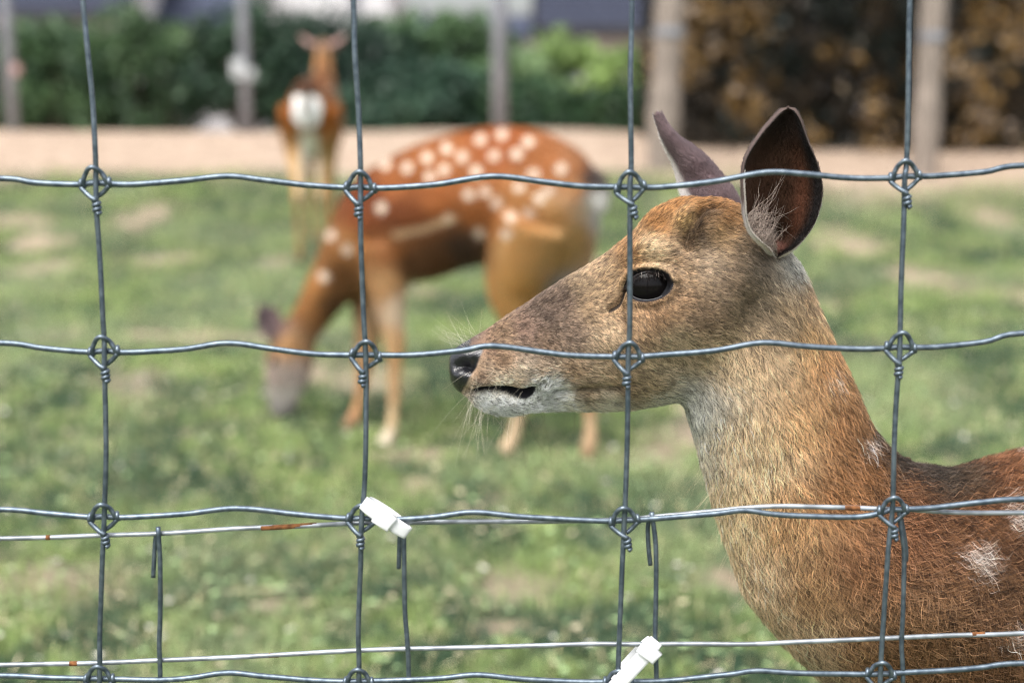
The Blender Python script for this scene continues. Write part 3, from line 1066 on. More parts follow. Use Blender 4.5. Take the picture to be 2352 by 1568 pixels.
c_in = c_in * (1 - wl) + lin(205, 195, 190) * wl
col[in1] = c_in
c_out = np.tile(lin(84, 72, 68), (N1, 1))
wb = np.clip((.50 - v) / .15, 0, 1)[:, None]
col[out1] = c_out * (1 - wb) + lin(215, 208, 204) * wb
u, v = ear_uv(N2, 26)
col[out2] = np.tile(lin(100, 84, 86), (N2, 1)) * (0.85 + .3 * noise3(av[out2], 70, 5))[:, None]
lf_ = np.clip((.34 - .12 * v - u) / .07, 0, 1)[:, None]
col[out2] = col[out2] * (1 - lf_) + lin(225, 218, 215) * lf_
col[in2] = np.tile(lin(200, 190, 185), (N2, 1)) * lf_ + np.tile(lin(70, 55, 48), (N2, 1)) * (1 - lf_)
set_color_attr(deer, 'coat', np.clip(col, .004, .9))
# skin of the coat mesh is glossy where bare
gl = deer.data.attributes.new('wet', 'FLOAT', 'POINT')
gl.data.foreach_set('value', np.maximum(nose_m, skin_m * .1).astype(np.float32))
nt = M_COAT.node_tree
b_ = nt.nodes['Principled BSDF']
aw = nt.nodes.new('ShaderNodeAttribute'); aw.attribute_name = 'wet'
mr = nt.nodes.new('ShaderNodeMapRange'); mr.inputs[3].default_value = .75; mr.inputs[4].default_value = .2
nt.links.new(aw.outputs['Fac'], mr.inputs[0]); nt.links.new(mr.outputs[0], b_.inputs['Roughness'])
mr2 = nt.nodes.new('ShaderNodeMapRange'); mr2.inputs[3].default_value = .12; mr2.inputs[4].default_value = .7
nt.links.new(aw.outputs['Fac'], mr2.inputs[0]); nt.links.new(mr2.outputs[0], b_.inputs['Specular IOR Level'])
vo = nt.nodes.new('ShaderNodeTexVoronoi'); vo.inputs['Scale'].default_value = 900
tcn = nt.nodes.new('ShaderNodeTexCoord'); nt.links.new(tcn.outputs['Object'], vo.inputs['Vector'])
bpn = nt.nodes.new('ShaderNodeBump'); bpn.inputs['Distance'].default_value = .0006
ml = nt.nodes.new('ShaderNodeMath'); ml.operation = 'MULTIPLY'; ml.inputs[1].default_value = .5
nt.links.new(aw.outputs['Fac'], ml.inputs[0]); nt.links.new(ml.outputs[0], bpn.inputs['Strength'])
nt.links.new(vo.outputs['Distance'], bpn.inputs['Height']); nt.links.new(bpn.outputs[0], b_.inputs['Normal'])

# ---- eyes
m_eye, nte, be = mat_new('eye_wet_black')
be.inputs['Base Color'].default_value = (.006, .005, .005, 1); be.inputs['Roughness'].default_value = .06; be.inputs['Specular IOR Level'].default_value = .14
m_rim, ntr, br = mat_new('eyelid_rim')
br.inputs['Base Color'].default_value = (.02, .02, .024, 1); br.inputs['Roughness'].default_value = .4


def ball(c, r, axes, n=32):
    v, f = [], []
    for i in range(n + 1):
        th = math.pi * i / n
        for k in range(2 * n):
            ph = math.pi * k / n
            l = (math.sin(th) * math.cos(ph) * r[0], math.sin(th) * math.sin(ph) * r[1], math.cos(th) * r[2])
            v.append(np.asarray(c) + axes[0] * l[0] + axes[1] * l[1] + axes[2] * l[2])
    for i in range(n):
        for k in range(2 * n):
            k2 = (k + 1) % (2 * n)
            f.append((i * 2 * n + k, (i + 1) * 2 * n + k, (i + 1) * 2 * n + k2, i * 2 * n + k2))
    return v, f


for side in (1, -1):
    flip = np.array([1, side, 1])
    c = EYE.copy(); c[1] = YM + (c[1] - YM) * side
    a3 = (ex * flip, en * flip, ez * flip)
    bo = mesh_obj('eye', *ball(c - en * flip * .0146, (.0222, .0148, .0178), a3), m_eye, deer)
    ring = []
    for k in range(49):
        t = 2 * math.pi * k / 48
        aa = ew * 1.0 * math.cos(t); bb = eh * (.92 if math.sin(t) > 0 else 1.02) * math.sin(t) + .0012 * math.cos(t)
        ring.append(c + a3[0] * aa + a3[2] * bb - a3[1] * (.0018 + .0035 * math.cos(t) ** 2))
    mb = MB(); mb.tube(ring, .0008, 8, False); mb.build('eyelid_rim', m_rim, bo)


# ------------------------------------------------------------------ fur of the deer at the fence
#        x     y    dx   dy   length(mm) lift curl
FLOW = [(1110, 800, 1, -.15, 4, .22, .03), (1150, 830, 1, .25, 5, .22, .03), (1200, 780, 1, .25, 5, .2, .03), (1250, 700, 1, -.25, 5, .2, .03), (1330, 640, 1, -.45, 5.5, .2, .03), (1300, 780, 1, .45, 6, .22, .03),
        (1130, 880, 1, .15, 5, .3, .04), (1180, 900, 1, .1, 6, .3, .05), (1130, 930, 1, .5, 7, .4, .08), (1200, 940, 1, .3, 8, .4, .08), (1250, 900, .3, -1, 9, .45, .08), (1300, 900, 1, .2, 8, .25, .05), (1350, 925, 1, .3, 9, .25, .05), (1450, 900, 1, .4, 10, .25, .05),
        (1400, 760, 1, .6, 5.5, .22, .03), (1420, 640, 1, -.55, 6, .22, .03), (1480, 585, 1, -.35, 5, .24, .04), (1440, 570, 1, -.7, 8, .3, .05), (1500, 510, 1, -.35, 8, .38, .06), (1555, 472, 1, -.1, 10, .42, .08), (1640, 475, 1, .1, 10, .4, .08), (1600, 540, .8, .3, 4.5, .25, .05), (1632, 525, .9, .1, 6, .25, .05), (1572, 506, .7, -.6, 4, .2, .04),
        (1500, 705, .7, .8, 6, .25, .04), (1560, 680, 1, .35, 5.5, .25, .04), (1500, 800, 1, .6, 7, .22, .04), (1600, 700, 1, .35, 7, .25, .05), (1600, 850, 1, .75, 10, .24, .04), (1520, 910, 1, .5, 12, .3, .05), (1700, 640, 1, .35, 8, .3, .05), (1700, 720, 1, .6, 9, .26, .05), (1740, 580, .7, .8, 10, .35, .06),
        (1790, 650, .8, .9, 14, .4, .07), (1820, 640, .5, 1, 14, .4, .07), (1700, 820, .7, 1, 15, .24, .05), (1780, 800, .45, 1, 17, .26, .05), (1870, 760, .35, 1, 18, .3, .06), (1600, 960, .25, 1, 15, .3, .06), (1640, 1020, .22, 1, 20, .26, .07), (1720, 1000, .18, 1, 20, .24, .06), (1830, 980, .35, 1, 21, .26, .08), (1930, 960, .5, 1, 22, .32, .10),
        (1980, 1020, .7, 1, 22, .38, .12), (1680, 1180, .22, 1, 24, .28, .08), (1780, 1180, .25, 1, 24, .26, .08), (1880, 1150, .4, 1, 24, .28, .10), (1980, 1120, .8, 1, 24, .32, .14), (2060, 1100, 1, .6, 22, .4, .16), (2130, 1110, 1, .25, 22, .42, .18), (2230, 1120, 1, -.05, 22, .42, .18), (2330, 1100, 1, -.15, 22, .45, .18),
        (1760, 1330, .42, 1, 26, .3, .12), (1860, 1300, .38, 1, 26, .3, .14), (1960, 1280, .5, 1, 24, .32, .18), (2080, 1230, .85, .7, 23, .36, .20), (2200, 1230, 1, .4, 23, .38, .22), (2320, 1230, 1, .3, 23, .38, .22), (1850, 1450, .55, 1, 27, .32, .16), (1950, 1480, .5, 1, 26, .34, .2), (2080, 1420, .6, .9, 24, .36, .22), (2200, 1400, .8, .6, 23, .38, .22), (2320, 1420, .9, .5, 23, .38, .22),
        (2050, 1550, .5, 1, 25, .36, .22), (2200, 1550, .6, .8, 24, .38, .22), (1920, 1560, .6, 1, 26, .34, .18), (2600, 1200, 1, .4, 22, .35, .15), (2600, 1700, .8, .8, 22, .35, .15), (3500, 1300, 1, .5, 20, .35, .12), (3500, 2000, .5, 1, 14, .3, .1), (3000, 2600, .1, 1, 8, .2, .05), (4300, 1500, .4, 1, 22, .35, .1), (4200, 2600, .1, 1, 8, .2, .05)]
flow_pos = np.array([f[:2] for f in FLOW], float)
flow_val = np.array([f[2:] for f in FLOW], float)


def in_view(p, n):
    s = to_px(p)
    v = (s[:, 0] > -60) & (s[:, 0] < 2420) & (s[:, 1] > -60) & (s[:, 1] < 1640)
    vd = CAM - p; vd /= np.linalg.norm(vd, axis=1, keepdims=True)
    return v & ((vd * n).sum(1) > -.25)


def bare_at(p):                                   # p: places before the grooves were pressed in
    f = fold(p); s = side_px(p)
    x_ = np.interp(s[:, 1], [q[1] for q in NOSE_EDGE], [q[0] for q in NOSE_EDGE])
    nm = (s[:, 0] < x_ - 1) & (s[:, 1] < 912) & (s[:, 1] > NOSE_EDGE[0][1])
    nm |= (s[:, 1] <= NOSE_EDGE[0][1]) & (s[:, 0] < 1080) & (s[:, 1] > 772)
    d, t = path_dist(f, catmull(np.array([S(*q) for q in MOUTH]), 4))
    w = np.interp(t, [0, .25, .45, .62, .75, .88, 1], [.0014, .0026, .0036, .0048, .0064, .0046, .0010])
    d2, t2 = path_dist(f, catmull(np.array([S(*q) for q in TEAR]), 4))
    _, _, r, dd = eye_coords(f)
    bare = nm | (d < w) | (d2 < .0017) | ((r < 1.12) & (dd < .05))
    # hair is short where it borders bare skin
    mg = np.minimum.reduce([(d - w) / .010, (d2 - .0015) / .006, np.where(dd < .05, (r - 1.1) / .5, 1), np.where(s[:, 1] < 912, np.maximum(s[:, 0] - x_, 0) / 22, 1)])
    return bare, np.clip(.12 + .88 * mg, .12, 1)


def fur_dens(p, n):
    v = in_view(p, n)
    s = side_px(p)
    face = np.clip((1900 - s[:, 0]) / 100, 0, 1) * np.clip((960 - s[:, 1]) / 60, 0, 1)
    return np.where(v, 1.0 + 1.1 * face, .07)


def near_fur(n):
    p, nn, tr_, w_ = sample_surface(me, n, fur_dens)
    bare, short = bare_at((co[tr_] * w_).sum(1))
    keep = ~bare & (p[:, 2] > .05)
    p, nn, short = p[keep], nn[keep], short[keep]
    m = len(p)
    s = side_px(p)
    fv = idw(s, flow_pos, flow_val, 30, 2.0)
    flow = np.stack([fv[:, 0], np.zeros(m), -fv[:, 1]], 1)
    flow /= np.linalg.norm(flow, axis=1, keepdims=True)
    view = in_view(p, nn)
    length = fv[:, 2] / 1000 * (.7 + .5 * rng.random(m)) * short
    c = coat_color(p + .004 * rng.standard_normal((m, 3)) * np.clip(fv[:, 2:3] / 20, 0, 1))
    # agouti tones per hair; the darkest also paint in shade between hairs
    u = rng.random(m)[:, None]
    c = c * (.75 + .5 * rng.random((m, 1)))
    tg = np.floor(clump_target(p, .0022, 3) * 1e5).astype(np.int64)
    lock = _hash(tg[:, 0], tg[:, 1], tg[:, 2], 4)[:, None]           # small locks share a tone
    c = c * (.5 + 1.0 * lock)
    frizz = np.clip((fv[:, 4:5] - .06) / .12, 0, 1)                    # looser, more contrasting coat on neck and body
    c = np.where(u < .16 + .16 * frizz, c * .20, c)
    c = np.where(u > .90 - .05 * frizz, np.clip(c * (1.45 + .3 * frizz) + .03, 0, .85), c)
    # banding noise along the coat
    c = c * (.82 + .36 * noise3(p, 130, 71))[:, None]
    rad = np.where(view, .00019, .0006) * (.75 + .5 * rng.random(m)) * np.interp(fv[:, 2], [4, 10, 22], [.8, .95, 1.15])
    cell = .0045
    clump = np.interp(fv[:, 2], [5, 10, 22], [.12, .35, .75])
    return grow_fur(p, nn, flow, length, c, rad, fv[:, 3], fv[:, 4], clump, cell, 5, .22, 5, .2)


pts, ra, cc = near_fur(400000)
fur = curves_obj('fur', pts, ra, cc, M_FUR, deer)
tag(fur, kind='stuff')


# ---- ear fuzz
def ear_fur(ix, nu, N, n, length, outer, seedk):
    """short hair on one side of an ear sheet, lying towards the tip"""
    g = av[ix].reshape(N // nu, nu, 3); cg = col[ix].reshape(N // nu, nu, 3)
    a = rng.random(n) * (N // nu - 1.001); b = rng.random(n) * (nu - 1.001)
    if outer == 'rim':
        b = np.where(rng.random(n) < .5, 0.35 * rng.random(n), nu - 1.36 + .35 * rng.random(n))
    j, i = a.astype(int), b.astype(int); fa_, fb_ = (a - j)[:, None], (b - i)[:, None]
    lp = lambda G: (G[j, i] * (1 - fb_) + G[j, i + 1] * fb_) * (1 - fa_) + (G[j + 1, i] * (1 - fb_) + G[j + 1, i + 1] * fb_) * fa_
    p = lp(g); c = lp(cg)
    dv = g[j + 1, i] - g[j, i]; du = g[j, i + 1] - g[j, i]
    nn = np.cross(du, dv); nn /= np.linalg.norm(nn, axis=1, keepdims=True) + 1e-9
    sg = -1 if outer in ('in', 'rim') else 1
    nn *= np.where((nn[:, 1:2] * sg) < 0, -1, 1)
    dv /= np.linalg.norm(dv, axis=1, keepdims=True) + 1e-9
    if outer == 'rim':
        side = np.where(b < nu / 2, -1, 1)[:, None]
        du /= np.linalg.norm(du, axis=1, keepdims=True) + 1e-9
        dv = dv * .6 + du * side * .9
    return p, nn, dv, c, a / (N // nu - 1), b / (nu - 1)


sets = []
for ix, nu, N, n, ln, mode, sg in ((in1, 30, N1, 9000, .004, 'in', 1), (out1, 30, N1, 9000, .0035, 'out', 1), (out2, 26, N2, 9000, .005, 'in', 1), (in2, 26, N2, 6000, .006, 'out', 1)):
    p, nn, fl, c, v_, u_ = ear_fur(ix, nu, N, n, ln, mode, 3)
    ok = (v_ > .04) & (v_ < .96)
    c = c * (.7 + .6 * rng.random((n, 1)))
    sets.append(grow_fur(p[ok], nn[ok], fl[ok], ln * (.6 + .6 * rng.random(ok.sum())), c[ok], np.full(ok.sum(), .00012), .25, .05, 0, .006, 5, .7, 8, .3))
for ix, nu, N, wl in ((in1, 30, N1, 1), (out2, 26, N2, 2)):
    n = 5200
    p, nn, fl, c, v_, u_ = ear_fur(ix, nu, N, n, .004, 'rim', 3)
    fr = u_ < .5
    white = fr & (v_ < .62) if wl == 1 else fr
    kp = v_ < .96
    cw = np.where(white[:, None], lin(225, 217, 210), lin(78, 68, 64)) * (.7 + .4 * rng.random((n, 1)))
    L = np.where(white, .0042, .0018) * (.6 + .6 * rng.random(n))
    sets.append(grow_fur(p[kp], nn[kp], fl[kp], L[kp], cw[kp], np.full(kp.sum(), .00010), .3, .1, 0, .006, 5, .9, 8, .35))
# long pale hairs growing across the ear from its front wall
n = 300
u0 = .04 + .22 * rng.random(n) ** 1.5; v0 = .10 + .33 * rng.random(n)
g = av[in1].reshape(46, 30, 3)
jj = np.clip((v0 * 45).astype(int), 0, 44); ii = np.clip((u0 * 29).astype(int), 0, 28)
p = g[jj, ii]
tgt = g[np.clip(jj + (rng.random(n) * 9 - 1).astype(int), 0, 45), np.clip(ii + 6 + (rng.random(n) * 9).astype(int), 0, 29)]
d = tgt - p
L = np.linalg.norm(d, axis=1, keepdims=True) * (.5 + .6 * rng.random((n, 1)))
d /= np.linalg.norm(d, axis=1, keepdims=True) + 1e-9
k = 7
q = np.zeros((n, k, 3))
sag = (rng.random((n, 1)) - .45) * 1.3
for i, t in enumerate(np.linspace(0, 1, k)):
    q[:, i] = p + d * L * t + np.array([0, -1, 0]) * (.010 * math.sin(math.pi * t * .8) * (.4 + rng.random((n, 1)))) + np.array([0, 0, 1.0]) * (sag * L * (t * t - .3 * t))
q += .0006 * rng.standard_normal(q.shape)
cw = lin(190, 172, 160) * (.5 + .5 * rng.random((n, 1)))
wh = (q, np.tile(np.array([1, 1, .9, .8, .7, .5, .2]) * .00013, (n, 1)), np.repeat(cw[:, None, :], k, 1))
P5 = np.concatenate([s[0] for s in sets]); R5 = np.concatenate([s[1] for s in sets]); C5 = np.concatenate([s[2] for s in sets])
tag(curves_obj('ear_fur', P5, R5, C5, M_FUR, deer), kind='stuff')
tag(curves_obj('ear_hair', *wh, M_FUR, deer), kind='stuff')


# ---- whiskers, lashes, stray hairs
def strands(roots, dirs, lens, colr, r, droop=0.0, wav=.05, k=8):
    n = len(roots)
    q = np.zeros((n, k, 3))
    side = rng.standard_normal((n, 3))
    for i, t in enumerate(np.linspace(0, 1, k)):
        q[:, i] = roots + dirs * (lens[:, None] * t) + np.array([0, 0, -1.0]) * (droop * lens * t * t)[:, None] + side * (lens[:, None] * wav * t * t)
    rr = np.tile(np.linspace(1, .35, k), (n, 1)) * r
    return q, rr, np.repeat(colr[:, None, :], k, 1)


def near_pts(lst, n, spread):
    out = []
    for _ in range(n):
        a = lst[rng.integers(len(lst))]
        out.append(S(a[0] + spread * rng.standard_normal(), a[1] + spread * rng.standard_normal()))
    return np.array(out)


def dirn(dx, dy, dz, n, j):
    d = np.array([dx, dz, -dy]) + j * rng.standard_normal((n, 3)); return d / np.linalg.norm(d, axis=1, keepdims=True)


W = []
pale, brown = lin(225, 215, 195), lin(60, 48, 38)
n = 26; W.append(strands(near_pts([(1062, 795), (1080, 785), (1100, 772), (1070, 790)], n, 8), dirn(-.7, -.6, -.3, n, .3), .014 + .014 * rng.random(n), np.tile(pale, (n, 1)), 7.44e-05, -.2, .25))
n = 34; W.append(strands(near_pts([(1085, 915), (1110, 930), (1140, 940), (1170, 945)], n, 7), dirn(-.35, 1, -.2, n, .3), .012 + .026 * rng.random(n), np.tile(pale, (n, 1)), 7.44e-05, .3, .2))
n = 16; W.append(strands(near_pts([(1160, 945), (1200, 940), (1240, 938), (1310, 936)], n, 8), dirn(.3, 1, -.1, n, .3), .02 + .03 * rng.random(n), np.tile(brown, (n, 1)), 8.68e-05, .1, .35))
n = 14; W.append(strands(near_pts([(1120, 870), (1150, 880), (1200, 890), (1100, 850)], n, 10), dirn(-.4, .5, -.8, n, .3), .01 + .015 * rng.random(n), np.tile(pale, (n, 1)), 6.82e-05, .2, .2))
n = 12; W.append(strands(near_pts([(1440, 600), (1450, 625), (1430, 640)], n, 8), dirn(-.8, -.6, -.5, n, .25), .02 + .022 * rng.random(n), np.tile(brown, (n, 1)), 8.06e-05, .15, .2))
n = 10; W.append(strands(near_pts([(1500, 760), (1520, 770), (1470, 750)], n, 10), dirn(.1, 1, -.7, n, .2), .015 + .02 * rng.random(n), np.tile(brown, (n, 1)), 6.82e-05, .2, .1))
n = 60; W.append(strands(near_pts([(1640, 1120), (1660, 1180), (1690, 1250), (1720, 1330), (1620, 1060), (1780, 1400), (1850, 1490)], n, 6), dirn(-.5, 1, 0, n, .25), .015 + .014 * rng.random(n), np.tile(lin(220, 200, 165), (n, 1)), 7.44e-05, .1, .25))
q_ = [np.concatenate([w[i] for w in W]) for i in range(3)]
tag(curves_obj('whiskers', *q_, M_FUR, deer), kind='stuff')
# lashes along the upper lid
L_ = []
for k in range(110):
    t = math.radians(18 + 145 * rng.random())
    c = EYE + ex * (ew * 1.02 * math.cos(t)) + ez * (eh * 1.0 * math.sin(t) + .0012 * math.cos(t)) + en * .0012
    d = en * 1.0 - ez * (.75 + .5 * rng.random()) + ex * (.5 * math.cos(t) + .25 * rng.standard_normal())
    L_.append((c, d / np.linalg.norm(d)))
rt_ = np.array([a[0] for a in L_]); dr_ = np.array([a[1] for a in L_])
n = len(rt_)
lc = np.where((rng.random(n) < .05)[:, None], lin(170, 160, 150), lin(30, 24, 22))
tag(curves_obj('eyelashes', *strands(rt_, dr_, .006 + .006 * rng.random(n), lc, .00014, -.1, .1), M_FUR, deer), kind='stuff')


# ------------------------------------------------------------------ woven wire fence between camera and deer
YF = 1.045
M_WIRE = mat_noise('galvanised_wire', (.075, .10, .128), (.155, .19, .225), scale=160, rough=.42, metallic=.72, spec=.5, bump=.12)
M_WELD = mat_noise('zinc_mesh_wire', (.20, .22, .24), (.36, .39, .42), scale=70, rough=.38, metallic=.5, spec=.5, bump=.15, lo=.4, hi=.6)
M_RUST = mat_noise('rusty_wire', (.085, .035, .014), (.22, .09, .032), scale=240, rough=.9, bump=.4)
M_TIE = mat_noise('white_nylon', (.72, .73, .74), (.82, .83, .84), scale=60, rough=.35, spec=.5)
M_WOODP = mat_noise('weathered_wood', (.20, .17, .14), (.42, .37, .32), scale=10, rough=.9, bump=.3, stretch=(6, 6, .6))

fence = empty('wire_fence', (0, YF, 0))
tag(fence, 'grey woven wire fence with knotted square mesh in front of the deer', 'fence')


def fwire(name, pts, r, y=YF, wob=.0006, mat=None, parent=None):
    q = np.array([P(a, b, y) for a, b in pts])
    q = catmull(q, 5)
    q[:, 1] += wob * np.sin(np.arange(len(q)) * .7)
    mb = MB(); mb.tube(q, r, 12)
    o = mb.build(name, mat, None)
    o.parent = parent; o.matrix_parent_inverse = parent.matrix_basis.inverted() if parent else o.matrix_parent_inverse
    return o


V = [[(190, 0), (200, 100), (212, 230), (219, 340), (220, 420), (223, 500), (232, 640), (238, 760), (240, 806), (241, 900), (244, 1050), (239, 1186), (235, 1300), (229, 1450), (229, 1557)],
     [(812, 0), (815, 120), (823, 250), (828, 370), (828, 430), (829, 560), (834, 700), (840, 815), (841, 950), (838, 1100), (831, 1190), (828, 1300), (823, 1450), (824, 1564)],
     [(1452, 0), (1448, 200), (1450, 380), (1447, 430), (1447, 600), (1446, 760), (1443, 819), (1441, 1000), (1436, 1160), (1434, 1194), (1425, 1400), (1419, 1564)],
     [(2090, 0), (2086, 200), (2083, 370), (2078, 405), (2077, 480), (2070, 640), (2067, 797), (2060, 900), (2053, 1050), (2050, 1170), (2040, 1260), (2030, 1420), (2022, 1546)]]
H = [[(0, 410), (80, 420), (180, 424), (220, 420), (300, 424), (420, 415), (520, 405), (600, 413), (700, 425), (790, 431), (828, 430), (880, 432), (1000, 424), (1130, 405), (1250, 418), (1340, 428), (1447, 430), (1520, 430), (1640, 417), (1760, 396), (1850, 400), (1950, 409), (2040, 409), (2078, 405), (2150, 404), (2260, 395), (2352, 380)],
     [(0, 787), (100, 800), (200, 808), (240, 806), (300, 809), (420, 802), (520, 788), (620, 800), (720, 813), (800, 815), (840, 815), (950, 815), (1060, 805), (1130, 794), (1250, 809), (1330, 817), (1443, 819), (1520, 815), (1640, 805), (1750, 787), (1850, 795), (1950, 801), (2030, 800), (2067, 797), (2150, 797), (2260, 785), (2352, 765)],
     [(0, 1169), (100, 1178), (200, 1186), (239, 1186), (300, 1187), (420, 1180), (540, 1167), (680, 1180), (790, 1190), (831, 1190), (920, 1192), (1000, 1186), (1090, 1176), (1200, 1186), (1300, 1192), (1400, 1196), (1434, 1194), (1500, 1191), (1640, 1179), (1710, 1172), (1800, 1182), (1960, 1187), (2030, 1175), (2050, 1170), (2150, 1165), (2250, 1153), (2352, 1146)],
     [(0, 1550), (120, 1556), (229, 1557), (352, 1561), (440, 1555), (528, 1544), (616, 1553), (704, 1560), (824, 1564), (1000, 1557), (1095, 1549), (1200, 1558), (1317, 1565), (1419, 1564), (1493, 1564), (1581, 1558), (1669, 1548), (1735, 1540), (1823, 1544), (1933, 1547), (2022, 1546), (2109, 1542), (2241, 1533), (2352, 1522)]]
# the wires run on past the picture
PITCHX = 612


def ext_h(h):
    l, r_ = [], []
    for k in range(1, 13):
        l = [(-260 * k, h[0][1] - 2 * k + (8 if k % 2 else -6))] + l
        r_ = r_ + [(2352 + 290 * k, h[-1][1] - 5 * k + (8 if k % 2 else -6))]
    return l + h + r_


ROWS = [ext_h(h) for h in H]
for yy in (-330, -900, 1930, 2290, 2630, 2950):
    ROWS.append([(x, yy + (9 if k % 2 else -7)) for k, x in enumerate(range(-3120, 5900, 300))])
for h in ROWS:
    fwire('line_wire', h, .00225, YF, .0004, M_WIRE, fence)
Vx = []
for v in V:
    top = [(v[0][0] - (v[3][0] - v[0][0]) * .8, -330), (v[0][0] - (v[3][0] - v[0][0]) * 1.6, -900)][::-1]
    bot = [(v[-1][0] - 12 * k, 1564 + 360 * k) for k in range(1, 5)]
    Vx.append(top + v + bot)
for x0 in (-400, -1010, -1620, -2240, -2850, 2730, 3350, 3960, 4580, 5200, 5800):
    sl = (1176 - x0) * .00003 * 1.2
    Vx.append([(x0 + sl * y + 5 * math.sin(y * .01 + x0), y) for y in range(-900, 3001, 300)])
for v in Vx:
    fwire('stay_wire', v, .00200, YF - .0036, .0005, M_WIRE, fence)

# one knot: a thinner wire looped round the crossing and coiled round the stay
u_ = .000322                                      # one measured pixel at the fence, in metres


def knot_mesh():
    pts = []
    for k in range(28):                           # coil on the stay
        a = k / 27 * 3.0 * 2 * math.pi
        pts.append((5.6 * math.sin(a) + .5, 70 - 32 * k / 27, 11 + 6.0 * math.cos(a)))
    pts += [(-8, 33, 16), (-20, 23, 10), (-31, 12, 6)]
    for k in range(12):                           # turn round the line wire
        a = math.pi * .15 + k / 11 * 2 * math.pi
        pts.append((-34 + 7 * k / 11, 7.2 * math.cos(a), 7.2 * math.sin(a)))
    pts += [(-25, -8, 8), (-18, -22, 9), (-9, -32, 17), (0, -36, 20), (9, -32, 17), (18, -22, 9), (25, -8, 8)]
    for k in range(12):
        a = math.pi + k / 11 * 2 * math.pi
        pts.append((27 + 8 * k / 11, 7.2 * math.cos(a) * -1, 7.2 * math.sin(a)))
    pts += [(29, 9, 3), (20, 18, 0), (10, 26, 0), (1, 31, 2)]
    q = np.array([(x * u_, -z * u_, -y * u_) for x, y, z in pts])
    mb = MB(); mb.tube(catmull(q, 3), 0.0018, 9)
    return mb


kn0 = None
cross_pts = []
for v in Vx:
    for h in ROWS:
        x_, y_ = v[3][0], h[len(h) // 2][1]
        for _ in range(4):
            y_ = np.interp(x_, [q[0] for q in h], [q[1] for q in h])
            x_ = np.interp(y_, [q[1] for q in v], [q[0] for q in v])
        if -900 < y_ < 2900: cross_pts.append((x_, y_))
for i, (a, b) in enumerate(cross_pts):
    if kn0 is None:
        kn0 = knot_mesh().build('knot', M_WIRE, None); o = kn0
    else:
        o = kn0.copy(); C.objects.link(o)
    o.parent = fence
    o.location = P(a, b, YF) - np.array([0, YF, 0])
    o.rotation_euler = (.06 * rng.standard_normal(), .07 * rng.standard_normal(), .05 * rng.standard_normal())
for sx in (-1.36, 1.52):
    mb = MB(); mb.tube([(sx, YF + .06, -.3), (sx, YF + .06, .6), (sx + .01, YF + .06, 1.7)], .05, 20)
    o = mb.build('post', M_WOODP, None); o.parent = fence; o.location = (0, -YF, 0)

# welded mesh panel tied to the lower part
panel = empty('mesh_panel', (0, YF + .006, 0))
tag(panel, 'pale zinc welded mesh panel tied along the lower part of the woven fence', 'fence panel')
WH = [[(-3100, 1290), (-900, 1262), (-300, 1245), (0, 1236), (110, 1234), (220, 1229), (365, 1225), (528, 1214), (660, 1209), (814, 1201), (930, 1199), (1035, 1198), (1200, 1197), (1320, 1196), (1440, 1192), (1500, 1187), (1640, 1173), (1779, 1162), (1900, 1164), (2021, 1168), (2087, 1170), (2197, 1176), (2352, 1177), (2800, 1172), (3300, 1165), (5800, 1150)],
      [(-3100, 1590), (-900, 1560), (-300, 1538), (0, 1526), (220, 1522), (365, 1515), (528, 1509), (814, 1493), (1035, 1487), (1317, 1479), (1427, 1478), (1581, 1478), (1713, 1478), (1845, 1473), (2021, 1465), (2197, 1458), (2352, 1453), (2800, 1430), (3300, 1410), (5800, 1390)],
      [(-3100, 1890), (700, 1850), (5800, 1740)], [(-3100, 2220), (700, 2180), (5800, 2090)], [(-3100, 2580), (700, 2520), (5800, 2420)]]
for w in WH:
    fwire('horizontal_wire', w, .0019, YF + .0050, .0003, M_WELD, panel)
WV = [([(363, 1210), (368, 1300), (368, 1400), (366, 1480), (368, 1568)], [(364, 1214), (357, 1240), (354, 1285), (352, 1325)]),
      ([(926, 1200), (928, 1260), (930, 1400), (936, 1480), (939, 1568)], [(922, 1204), (918, 1240), (917, 1270), (916, 1305)]),
      ([(1497, 1176), (1506, 1250), (1507, 1350), (1505, 1450), (1508, 1568)], [(1495, 1180), (1488, 1210), (1490, 1260), (1494, 1297)]),
      ([(2064, 1165), (2072, 1230), (2077, 1280), (2074, 1400), (2071, 1480), (2074, 1568)], [(2066, 1172), (2076, 1225), (2081, 1260), (2081, 1288)]),
      ([(-205, 1240), (-203, 1400), (-204, 1568)], [(-206, 1244), (-213, 1280), (-214, 1320)]), ([(2640, 1172), (2640, 1400), (2636, 1568)], [(2638, 1175), (2632, 1220), (2630, 1270)])]
for x0 in (-775, -1345, -1915, -2485, 3210, 3780, 4350, 4920, 5490):
    WV.append(([(x0, 1235 - x0 * .012), (x0 + 2, 1400), (x0, 1568)], [(x0 - 2, 1240 - x0 * .012), (x0 - 8, 1280), (x0 - 9, 1320)]))
for a, b in WV:
    fwire('vertical_wire', a + [(a[-1][0] + 1, 1900), (a[-1][0] - 4, 2300), (a[-1][0] - 6, 2700)], .0019, YF + .0012, .0003, M_WIRE, panel)
    fwire('wire_end', b, .0018, YF + .0080, .0, M_WIRE, panel)
for a in ([(600, 1212), (640, 1210), (690, 1207), (728, 1205)],):
    fwire('rust_patch', a, .00198, YF + .0050, 0, M_RUST, panel)
for a in ([(106, 1234), (116, 1233.7)], [(470, 1218), (482, 1217)], [(160, 1523), (178, 1522.7)], [(618, 1504), (640, 1503)], [(2232, 1456.7), (2262, 1455.7)], [(1940, 1165.5), (1975, 1166.7)]):
    fwire('rust_patch', [a[0], ((a[0][0] + a[1][0]) / 2, (a[0][1] + a[1][1]) / 2), a[1]], .00195, YF + .0050, 0, M_RUST, panel)


